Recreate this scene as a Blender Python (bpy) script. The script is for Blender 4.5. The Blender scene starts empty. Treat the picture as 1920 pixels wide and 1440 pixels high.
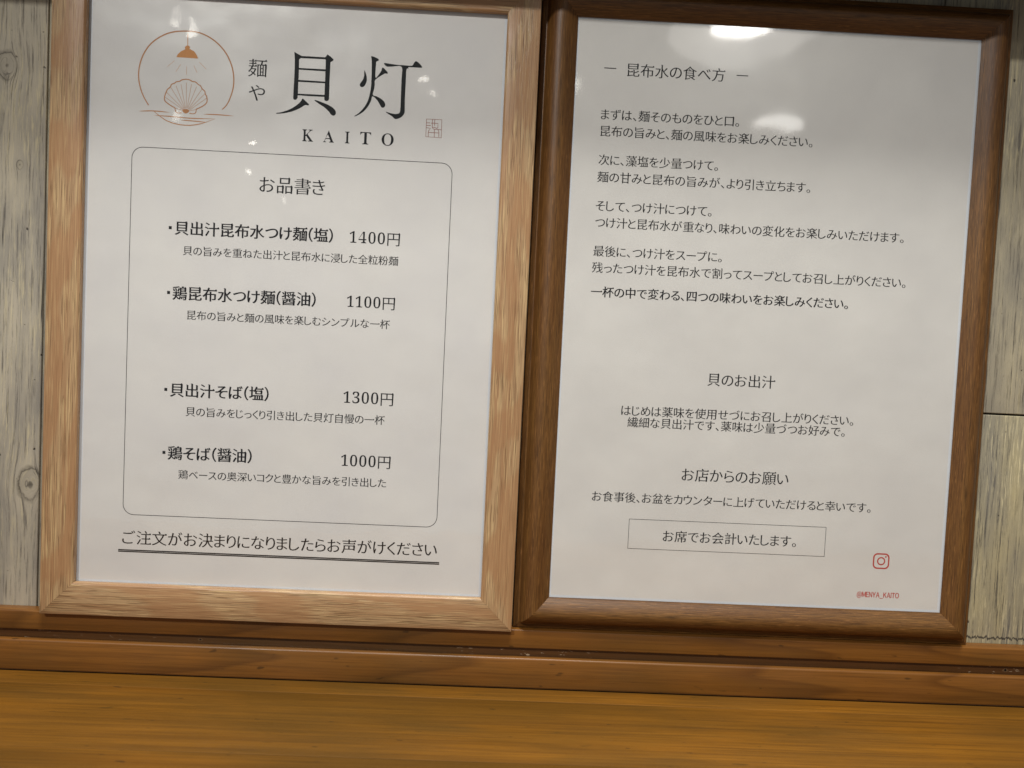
import bpy, bmesh, math, random
from mathutils import Vector, Matrix

# ------------------------------------------------------------------ space
# Sizes are real: the sheet plane is laid out in millimetres, x to the right,
# y downwards, z into the wall; W() turns that into metres in the scene.
COUNTER_Y = 334.6
def W(x, y, z):
    return Vector((x / 1000.0, z / 1000.0, (COUNTER_Y - y) / 1000.0))

scene = bpy.context.scene
col = scene.collection

# ------------------------------------------------------------------ camera
cam_data = bpy.data.cameras.new('camera')
cam = bpy.data.objects.new('camera', cam_data)
col.objects.link(cam)
CAM_C = (-34.328, 160.709, -409.855)
CAM_R = ((0.99859, 0.046554, 0.02552), (-0.047743, 0.997697, 0.048172), (-0.023219, -0.049322, 0.998513))
def axis(i, s):
    return Vector((CAM_R[0][i], CAM_R[2][i], -CAM_R[1][i])) * s
cx, cy, cz = axis(0, 1), axis(1, -1), axis(2, -1)
cp = W(*CAM_C)
cam.matrix_world = Matrix(((cx.x, cy.x, cz.x, cp.x), (cx.y, cy.y, cz.y, cp.y), (cx.z, cy.z, cz.z, cp.z), (0, 0, 0, 1)))
cam_data.sensor_width = 36.0
cam_data.lens = 1560.0 / 1920.0 * 36.0
cam_data.clip_start = 0.01
cam_data.clip_end = 50.0
cam_data.dof.use_dof = True
cam_data.dof.focus_distance = 0.414
cam_data.dof.aperture_fstop = 9.0
scene.camera = cam

# ------------------------------------------------------------------ light
world = bpy.data.worlds.new('World')
scene.world = world
world.use_nodes = True
bg = world.node_tree.nodes['Background']
bg.inputs['Color'].default_value = (1.0, 0.985, 0.96, 1)
bg.inputs['Strength'].default_value = 0.17

def lamp(name, kind, pos, target, power, color, size=None, size_y=None, angle=None):
    d = bpy.data.lights.new(name, kind)
    d.energy = power
    d.color = color
    if kind == 'AREA':
        d.shape = 'DISK' if size_y is None else 'ELLIPSE'
        d.size = size
        if size_y: d.size_y = size_y
    else:
        d.shadow_soft_size = size
    if angle:
        d.spot_size = math.radians(angle); d.spot_blend = 1.0
    o = bpy.data.objects.new(name, d)
    o.location = W(*pos)
    o.rotation_euler = (W(*target) - W(*pos)).to_track_quat('-Z', 'Y').to_euler()
    col.objects.link(o)
    return o

WARM = (1.0, 0.90, 0.76)
# main room downlight: high on the left in front of the wall
lamp('downlight', 'SPOT', (-620, -690, -1250), (10, 200, 4), 48.0, (1.0, 0.975, 0.935), 0.028, angle=32)
# broad ceiling light of the room
lamp('ceiling_light', 'AREA', (20, -1200, -560), (0, 240, -20), 21.5, (1.0, 0.97, 0.915), 0.5, 0.36)
# small lights added one per glint in the acrylic panes (x, y, z), power, size
for i, (p, pw, sz) in enumerate([
        ((-646, -418, -1197), 0.006, 0.018),
        ((-177, -313, -1197), 0.004, 0.014),
        ((-502, -210, -1197), 0.004, 0.012),
        ((-512, -136, -1197), 0.003, 0.011),
        ((-456, -100, -1197), 0.0016, 0.014),
        ((-655, -243, -1197), 0.0016, 0.012),
        ((105, -338, -1197), 0.003, 0.014)]):
    lamp('glint_light', 'AREA', p, (p[0] * 0.4 - 20, 150, 0), pw, (1.0, 0.95, 0.86), sz)
lamp('lantern', 'AREA', (501, -291, -1197), (60, 100, 0), 0.04, (1.0, 0.97, 0.92), 0.095, 0.028)
lamp('pendant_lamp', 'AREA', (424, -474, -1200), (60, 100, 0), 0.36, (1.0, 0.97, 0.92), 0.130, 0.060)
lamp('glare_halo_light', 'AREA', (436, -486, -1260), (60, 100, 0), 0.16, (1.0, 0.96, 0.90), 0.30, 0.13)  # wider, weaker light added behind the lamp for the soft halo of its glare

scene.view_settings.view_transform = 'Standard'
scene.view_settings.look = 'None'
scene.view_settings.exposure = 0.05
scene.view_settings.gamma = 1.0
scene.view_settings.use_curve_mapping = False
scene.render.engine = 'CYCLES'
scene.cycles.use_denoising = True
scene.cycles.max_bounces = 8
scene.cycles.sample_clamp_indirect = 4.0

# ------------------------------------------------------------------ materials
def srgb(r, g, b):
    def f(c):
        c /= 255.0
        return c / 12.92 if c <= 0.04045 else ((c + 0.055) / 1.055) ** 2.4
    return (f(r), f(g), f(b), 1.0)

class NT:
    """small helper around a node tree"""
    def __init__(self, name):
        self.m = bpy.data.materials.new(name)
        self.m.use_nodes = True
        self.t = self.m.node_tree
        self.t.nodes.clear()
        self.out = self.n('ShaderNodeOutputMaterial')
    def n(self, kind, **kw):
        nd = self.t.nodes.new(kind)
        for k, v in kw.items():
            setattr(nd, k, v)
        return nd
    def l(self, a, b):
        self.t.links.new(a, b)
    def val(self, sock, v):
        if hasattr(v, 'is_output') or isinstance(v, bpy.types.NodeSocket):
            self.l(v, sock)
        else:
            sock.default_value = v
    def coord(self, scale, loc=(0, 0, 0), rot=(0, 0, 0), src=None):
        if src is None:
            src = self.n('ShaderNodeTexCoord').outputs['Object']
        mp = self.n('ShaderNodeMapping')
        mp.inputs['Scale'].default_value = scale
        mp.inputs['Location'].default_value = loc
        mp.inputs['Rotation'].default_value = rot
        self.l(src, mp.inputs['Vector'])
        return mp.outputs['Vector']
    def noise(self, vec, scale=1.0, detail=3.0, rough=0.55, dist=0.0):
        nd = self.n('ShaderNodeTexNoise')
        self.l(vec, nd.inputs['Vector'])
        nd.inputs['Scale'].default_value = scale
        nd.inputs['Detail'].default_value = detail
        nd.inputs['Roughness'].default_value = rough
        nd.inputs['Distortion'].default_value = dist
        return nd.outputs['Fac']
    def ramp(self, fac, stops, interp='LINEAR'):
        nd = self.n('ShaderNodeValToRGB')
        cr = nd.color_ramp
        cr.interpolation = interp
        while len(cr.elements) < len(stops):
            cr.elements.new(0.5)
        for e, (p, c) in zip(cr.elements, stops):
            e.position = p
            e.color = c if isinstance(c, tuple) else (c, c, c, 1)
        self.l(fac, nd.inputs['Fac'])
        return nd.outputs['Color']
    def mix(self, fac, a, b, mode='MIX'):
        nd = self.n('ShaderNodeMix', data_type='RGBA', blend_type=mode)
        self.val(nd.inputs[0], fac)
        self.val(nd.inputs[6], a)
        self.val(nd.inputs[7], b)
        return nd.outputs[2]
    def math(self, op, a, b=0.0, clamp=False):
        nd = self.n('ShaderNodeMath', operation=op)
        nd.use_clamp = clamp
        self.val(nd.inputs[0], a)
        self.val(nd.inputs[1], b)
        return nd.outputs[0]
    def bump(self, height, strength, distance):
        nd = self.n('ShaderNodeBump')
        nd.inputs['Strength'].default_value = strength
        nd.inputs['Distance'].default_value = distance
        self.l(height, nd.inputs['Height'])
        return nd.outputs['Normal']
    def principled(self, color, rough=0.5, spec=0.5, normal=None, coat=0.0, coat_rough=0.1):
        p = self.n('ShaderNodeBsdfPrincipled')
        self.val(p.inputs['Base Color'], color)
        self.val(p.inputs['Roughness'], rough)
        p.inputs['Specular IOR Level'].default_value = spec
        p.inputs['Coat Weight'].default_value = coat
        p.inputs['Coat Roughness'].default_value = coat_rough
        if normal is not None:
            self.l(normal, p.inputs['Normal'])
        self.l(p.outputs[0], self.out.inputs['Surface'])
        return self.m

def mat_oak():
    """pale oak veneer: wavy cathedral bands, open pores and pale limed flecks; grain along local X"""
    k = NT('oak_veneer')
    info = k.n('ShaderNodeObjectInfo')
    off = k.n('ShaderNodeVectorMath', operation='ADD')
    tc = k.n('ShaderNodeTexCoord').outputs['Object']
    sc = k.n('ShaderNodeVectorMath', operation='SCALE')
    sc.inputs[0].default_value = (3.1, 0.7, 0.4)
    k.l(info.outputs['Random'], sc.inputs['Scale'])
    k.l(tc, off.inputs[0]); k.l(sc.outputs[0], off.inputs[1])
    src = off.outputs[0]
    warp = k.noise(k.coord((8, 36, 36), src=src), 1, 2)
    sep = k.n('ShaderNodeSeparateXYZ'); k.l(src, sep.inputs[0])
    band_in = k.math('ADD', k.math('MULTIPLY', warp, 3.6), k.math('ADD', k.math('MULTIPLY', sep.outputs[1], 48), k.math('MULTIPLY', sep.outputs[0], 13)))
    band01 = k.math('ADD', k.math('MULTIPLY', k.math('SINE', k.math('MULTIPLY', band_in, 6.28)), 0.5), 0.5)
    base = k.mix(k.ramp(band01, [(0.3, 0.0), (0.6, 1.0)]), srgb(174, 136, 98), srgb(182, 151, 113))
    wide = k.noise(k.coord((7, 300, 300), src=src), 1, 3)
    base = k.mix(k.ramp(wide, [(0.38, 0.0), (0.66, 0.75)]), base, srgb(162, 122, 86))
    # open pores and limed flecks crowd in the porous bands of the grain
    pores = k.noise(k.coord((58, 2600, 2600), src=src), 1, 1, 0.5)
    zone = k.ramp(band01, [(0.2, 0.4), (0.7, 1.0)])
    dark = k.mix(1.0, k.ramp(pores, [(0.40, 1.0), (0.44, 0.0)]), zone, 'MULTIPLY')
    fleck = k.noise(k.coord((50, 2400, 2400), (3, 7, 1), src=src), 1, 1, 0.5)
    light = k.mix(1.0, k.ramp(fleck, [(0.57, 0.0), (0.62, 1.0)]), zone, 'MULTIPLY')
    c = k.mix(k.math('MULTIPLY', dark, 0.62), base, srgb(98, 72, 44))
    c = k.mix(k.math('MULTIPLY', light, 0.5), c, srgb(226, 198, 146))
    nrm = k.bump(k.math('SUBTRACT', light, dark), 0.3, 0.0002)
    return k.principled(c, 0.36, 0.5, nrm)

def mat_walnut():
    """dark brown foil-wrapped moulding with fine short streaks; grain along local X"""
    k = NT('walnut_foil')
    tc = k.n('ShaderNodeTexCoord').outputs['Object']
    streak = k.noise(k.coord((85, 2200, 2200), src=tc), 1, 3, 0.65)
    broad = k.noise(k.coord((12, 230, 230), (1, 2, 3), src=tc), 1, 2)
    c = k.mix(k.ramp(streak, [(0.32, 0.0), (0.68, 1.0)]), srgb(70, 47, 20), srgb(134, 94, 46))
    c = k.mix(k.ramp(broad, [(0.3, 0.55), (0.7, 0.0)]), c, srgb(88, 52, 22))
    spark = k.noise(k.coord((150, 2600, 2600), (5, 1, 2), src=tc), 1, 1)
    c = k.mix(k.ramp(spark, [(0.63, 0.0), (0.74, 0.38)]), c, srgb(176, 126, 72))
    nrm = k.bump(streak, 0.4, 0.0002)
    return k.principled(c, 0.46, 0.45, nrm)

def mat_softwood(name, tone, light, dark, late_k=0.42, coat=0.25, scale=1.0, rough=0.38, slope=2.4, spec=0.4, fine_k=0.35, chips=0.0, patchy=0.0):
    """varnished softwood; grain along local X"""
    k = NT(name)
    tc = k.n('ShaderNodeTexCoord').outputs['Object']
    warp = k.noise(k.coord((3.0, 30, 30), src=tc), 1, 2)
    sep = k.n('ShaderNodeSeparateXYZ'); k.l(tc, sep.inputs[0])
    ring = k.math('ADD', k.math('MULTIPLY', k.math('ADD', sep.outputs[1], sep.outputs[2]), 75 * scale), k.math('ADD', k.math('MULTIPLY', warp, 4.0), k.math('MULTIPLY', sep.outputs[0], slope)))
    saw = k.math('FRACT', ring)
    late = k.ramp(saw, [(0.0, 0.0), (0.72, 0.12), (0.93, 1.0), (1.0, 0.0)])
    fine = k.noise(k.coord((14, 900, 900), src=tc), 1, 4, 0.65)
    mid = k.noise(k.coord((4, 120, 120), (2, 0, 5), src=tc), 1, 3)
    c = k.mix(k.ramp(mid, [(0.3, 0.0), (0.7, 1.0)]), tone, light)
    c = k.mix(k.math('MULTIPLY', late, late_k), c, dark)
    c = k.mix(k.ramp(fine, [(0.36, fine_k), (0.56, 0.0)]), c, dark)
    grime = k.noise(k.coord((7, 26, 26), (6, 2, 1), src=tc), 1, 4, 0.6)
    c = k.mix(k.ramp(grime, [(0.44, 0.0), (0.66, 0.5)]), c, srgb(74, 58, 26))
    hair = k.noise(k.coord((34, 1700, 1700), (1, 5, 3), src=tc), 1, 2, 0.6)
    c = k.mix(k.ramp(hair, [(0.3, 0.35), (0.42, 0.0), (0.62, 0.0), (0.72, 0.2)]), c, dark)
    spots = k.noise(k.coord((120, 330, 330), (4, 4, 0), src=tc), 1, 1)
    c = k.mix(k.ramp(spots, [(0.73, 0.0), (0.79, 0.7)]), c, srgb(62, 42, 18))
    wear = k.noise(k.coord((22, 60, 60), (9, 1, 0), src=tc), 1, 3)
    r = k.ramp(wear, [(0.3, rough - 0.08), (0.75, rough + 0.16)])
    nrm = k.bump(fine, 0.25, 0.0002)
    if patchy:
        cloud = k.noise(k.coord((5, 14, 14), (3, 8, 2), src=tc), 1, 3, 0.5)
        c = k.mix(k.ramp(cloud, [(0.42, 0.0), (0.66, patchy)]), c, srgb(78, 56, 14))
        dent = k.noise(k.coord((60, 190, 190), (1, 9, 4), src=tc), 1, 2)
        c = k.mix(k.ramp(dent, [(0.70, 0.0), (0.76, 0.55)]), c, srgb(70, 52, 18))
    if chips:
        chip = k.noise(k.coord((260, 900, 900), (2, 6, 1), src=tc), 1, 2)
        stretch_mask = k.noise(k.coord((9, 9, 9), (0, 3, 1), src=tc), 1, 2)
        m = k.mix(1.0, k.ramp(chip, [(0.66, 0.0), (0.71, 1.0)]), k.ramp(stretch_mask, [(0.5, 0.0), (0.6, 1.0)]), 'MULTIPLY')
        c = k.mix(k.math('MULTIPLY', m, chips), c, srgb(208, 186, 156))
    return k.principled(c, r, spec, nrm, coat, 0.18)

def mat_weathered(name, pale, grey, dark, knots=(), worn=0.5, ragged=None):
    """driftwood-grey board, grain along world Z (object coordinates are world metres)"""
    k = NT(name)
    tc = k.n('ShaderNodeTexCoord').outputs['Object']
    # grain swings round the knots: shift x by a bulge round each centre
    sep = k.n('ShaderNodeSeparateXYZ'); k.l(tc, sep.inputs[0])
    X, Y, Z = sep.outputs
    rings = None
    for (kx, kz, r) in knots:
        dx = k.math('SUBTRACT', X, kx); dz = k.math('MULTIPLY', k.math('SUBTRACT', Z, kz), 0.72)
        d2 = k.math('ADD', k.math('MULTIPLY', dx, dx), k.math('MULTIPLY', dz, dz))
        g = k.math('DIVIDE', r * r, k.math('ADD', d2, r * r * 0.35))
        X = k.math('SUBTRACT', X, k.math('MULTIPLY', dx, k.math('MULTIPLY', g, 0.75)))
        d = k.math('DIVIDE', k.math('SQRT', d2), r)
        wob = k.noise(k.coord((260, 260, 260), src=tc), 1, 2)
        d = k.math('ADD', d, k.math('MULTIPLY', k.math('SUBTRACT', wob, 0.5), 0.55))
        core = k.ramp(k.math('MULTIPLY', d, 0.75), [(0.0, 1.0), (0.11, 0.85), (0.19, 0.2), (0.5, 0.25), (0.66, 0.3), (0.72, 1.0), (0.79, 0.5), (0.95, 0.0)])
        # the dark rim is broken: strong on one side, worn away on the other
        side = k.math('DIVIDE', k.math('ADD', k.math('MULTIPLY', dx, -0.9), k.math('MULTIPLY', dz, 0.4)), r)
        worn_rim = k.noise(k.coord((150, 150, 150), (kx * 50, 0, kz * 50), src=tc), 1, 2)
        keep = k.ramp(k.math('ADD', k.math('MULTIPLY', side, 0.45), worn_rim), [(0.2, 0.3), (0.65, 1.0)])
        core = k.mix(1.0, core, keep, 'MULTIPLY')
        rings = core if rings is None else k.mix(1.0, rings, core, 'LIGHTEN')
    comb = k.n('ShaderNodeCombineXYZ')
    k.val(comb.inputs[0], X); k.val(comb.inputs[1], Y); k.val(comb.inputs[2], Z)
    v = comb.outputs[0]
    broad = k.noise(k.coord((75, 75, 7), src=v), 1, 3, 0.6)
    fine = k.noise(k.coord((900, 900, 26), (1, 3, 0), src=v), 1, 5, 0.8)
    fine2 = k.noise(k.coord((1300, 1300, 75), (7, 1, 2), src=v), 1, 3, 0.7)
    patch = k.noise(k.coord((38, 38, 16), (2, 2, 6), src=v), 1, 3)
    c = k.mix(k.ramp(broad, [(0.3, 0.0), (0.7, 1.0)]), grey, pale)
    c = k.mix(k.ramp(fine, [(0.38, 0.85), (0.47, 0.0)]), c, dark)
    blot = k.noise(k.coord((34, 34, 13), (6, 0, 2), src=v), 1, 4, 0.6)
    c = k.mix(k.ramp(blot, [(0.46, 0.0), (0.7, 0.6)]), c, srgb(118, 116, 114))
    white = k.mix(1.0, k.ramp(fine2, [(0.5, 0.0), (0.68, 1.0)]), k.ramp(patch, [(0.5 - 0.2 * worn, 0.0), (0.78 - 0.2 * worn, 1.0)]), 'MULTIPLY')
    c = k.mix(k.math('MULTIPLY', white, 0.8), c, srgb(226, 214, 172))
    cracks = k.noise(k.coord((300, 300, 11), (5, 5, 1), src=v), 1, 3, 0.6, 0.3)
    gate = k.noise(k.coord((30, 30, 22), (8, 3, 3), src=v), 1, 2)
    cr = k.mix(1.0, k.ramp(cracks, [(0.27, 1.0), (0.32, 0.0)]), k.ramp(gate, [(0.42, 0.0), (0.55, 1.0)]), 'MULTIPLY')
    c = k.mix(k.math('MULTIPLY', cr, 0.9), c, srgb(46, 44, 42))
    pits = k.noise(k.coord((330, 330, 240), (3, 8, 8), src=v), 1, 1)
    pit = k.ramp(pits, [(0.74, 0.0), (0.79, 1.0)])
    c = k.mix(k.math('MULTIPLY', pit, 0.85), c, srgb(42, 40, 40))
    if ragged:
        tear = k.noise(k.coord((420, 420, 60), (4, 1, 1), src=tc), 1, 3, 0.7)
        gap_z = k.math('ABSOLUTE', k.math('SUBTRACT', k.math('ADD', sep.outputs[2], k.math('MULTIPLY', k.math('SUBTRACT', tear, 0.5), 0.007)), ragged))
        torn = k.ramp(k.math('MULTIPLY', gap_z, 1000.0), [(0.35, 1.0), (0.75, 0.0)])
        c = k.mix(k.math('MULTIPLY', torn, 0.85), c, srgb(48, 46, 46))
    if rings is not None:
        c = k.mix(k.math('MULTIPLY', rings, 0.78), c, srgb(52, 48, 44))
    h = k.math('SUBTRACT', k.math('ADD', fine, k.math('MULTIPLY', white, 0.3)), k.math('ADD', cr, pit))
    nrm = k.bump(h, 0.5, 0.0006)
    return k.principled(c, 0.72, 0.25, nrm)

def mat_paper(name, c1, c2):
    k = NT(name)
    tc = k.n('ShaderNodeTexCoord').outputs['Object']
    mott = k.noise(k.coord((26, 26, 26), src=tc), 1, 4, 0.6)
    grain = k.noise(k.coord((900, 900, 900), src=tc), 1, 2)
    c = k.mix(k.ramp(mott, [(0.3, 0.0), (0.7, 1.0)]), c1, c2)
    c = k.mix(k.ramp(grain, [(0.35, 0.05), (0.5, 0.0)]), c, srgb(196, 188, 172))
    cockle = k.noise(k.coord((13, 13, 9), (1, 1, 1), src=tc), 1, 3, 0.45)
    h = k.math('ADD', cockle, k.math('MULTIPLY', grain, 0.006))
    return k.principled(c, 0.24, 0.5, k.bump(h, 0.8, 0.0026))

def mat_ink(name, color, rough=0.6):
    k = NT(name)
    tc = k.n('ShaderNodeTexCoord').outputs['Object']
    g = k.noise(k.coord((1200, 1200, 1200), src=tc), 1, 2)
    r, gg, b, _ = color
    c = k.mix(g, (r * 0.85, gg * 0.85, b * 0.85, 1), (min(1, r * 1.15), min(1, gg * 1.15), min(1, b * 1.15), 1))
    return k.principled(c, rough, 0.15)

def mat_acrylic(name, wave, freq, rough=0.03):
    """clear sheet, very slightly wavy so lamps reflect in it unevenly"""
    k = NT(name)
    tc = k.n('ShaderNodeTexCoord').outputs['Object']
    h = k.noise(k.coord((freq, freq, freq), (3, 1, 4), src=tc), 1, 2, 0.45)
    nrm = k.bump(h, 1.0, wave)
    gl = k.n('ShaderNodeBsdfGlossy'); gl.inputs['Roughness'].default_value = rough
    k.l(nrm, gl.inputs['Normal'])
    tr = k.n('ShaderNodeBsdfTransparent'); tr.inputs['Color'].default_value = (0.985, 0.99, 0.985, 1)
    lw = k.n('ShaderNodeLayerWeight'); lw.inputs['Blend'].default_value = 0.5
    refl = k.math('ADD', k.math('MULTIPLY', k.math('POWER', lw.outputs['Facing'], 5.0), 0.9), 0.04)
    mx = k.n('ShaderNodeMixShader')
    k.l(refl, mx.inputs[0]); k.l(tr.outputs[0], mx.inputs[1]); k.l(gl.outputs[0], mx.inputs[2])
    k.l(mx.outputs[0], k.out.inputs['Surface'])
    return k.m

OAK = mat_oak()
WALNUT = mat_walnut()
PAPER = mat_paper('cream_print', srgb(229, 226, 226), srgb(236, 233, 231))
PAPER_R = mat_paper('pale_print', srgb(227, 224, 222), srgb(235, 232, 229))
MARGIN = mat_paper('paper_margin', srgb(226, 231, 240), srgb(234, 238, 245))
INK = mat_ink('black_ink', srgb(18, 18, 24))
INK_SOFT = mat_ink('grey_ink', srgb(24, 24, 28))
INK_LOGO = mat_ink('blue_black_ink', srgb(8, 14, 18))
BRONZE = mat_ink('bronze_ink', srgb(198, 142, 100))
BRONZE_FILL = mat_ink('light_bronze_ink', srgb(216, 154, 98))
SEAL_RED = mat_ink('seal_ink', srgb(158, 104, 92))
RED = mat_ink('coral_red_ink', srgb(196, 84, 78))
ACRYL = mat_acrylic('acrylic_film', 0.0004, 24, 0.025)
ACRYL_R = mat_acrylic('acrylic_sheet', 0.0004, 18, 0.05)
BOARD = mat_ink('hardboard', srgb(120, 88, 58), 0.8)
RAIL = mat_softwood('brown_stained_wood', srgb(122, 78, 30), srgb(140, 92, 37), srgb(78, 45, 16), 0.55, coat=0.15, scale=0.45, rough=0.44, slope=7.0)
GROOVE = mat_softwood('dark_stained_wood', srgb(90, 58, 28), srgb(104, 68, 34), srgb(62, 38, 18), rough=0.36, chips=0.8)
COUNTER = mat_softwood('amber_varnished_pine', srgb(124, 80, 18), srgb(146, 97, 26), srgb(88, 55, 14), 0.16, coat=0.0, rough=0.58, spec=0.2, fine_k=0.55, patchy=0.55)
DARKWOOD = mat_softwood('black_brown_wood', srgb(38, 34, 36), srgb(46, 42, 44), srgb(22, 20, 22))
NAIL_DARK = mat_ink('nail_hole_black', srgb(28, 22, 18), 0.7)
NAIL_RIM = mat_ink('raw_wood_chip', srgb(120, 94, 66), 0.7)
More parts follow.
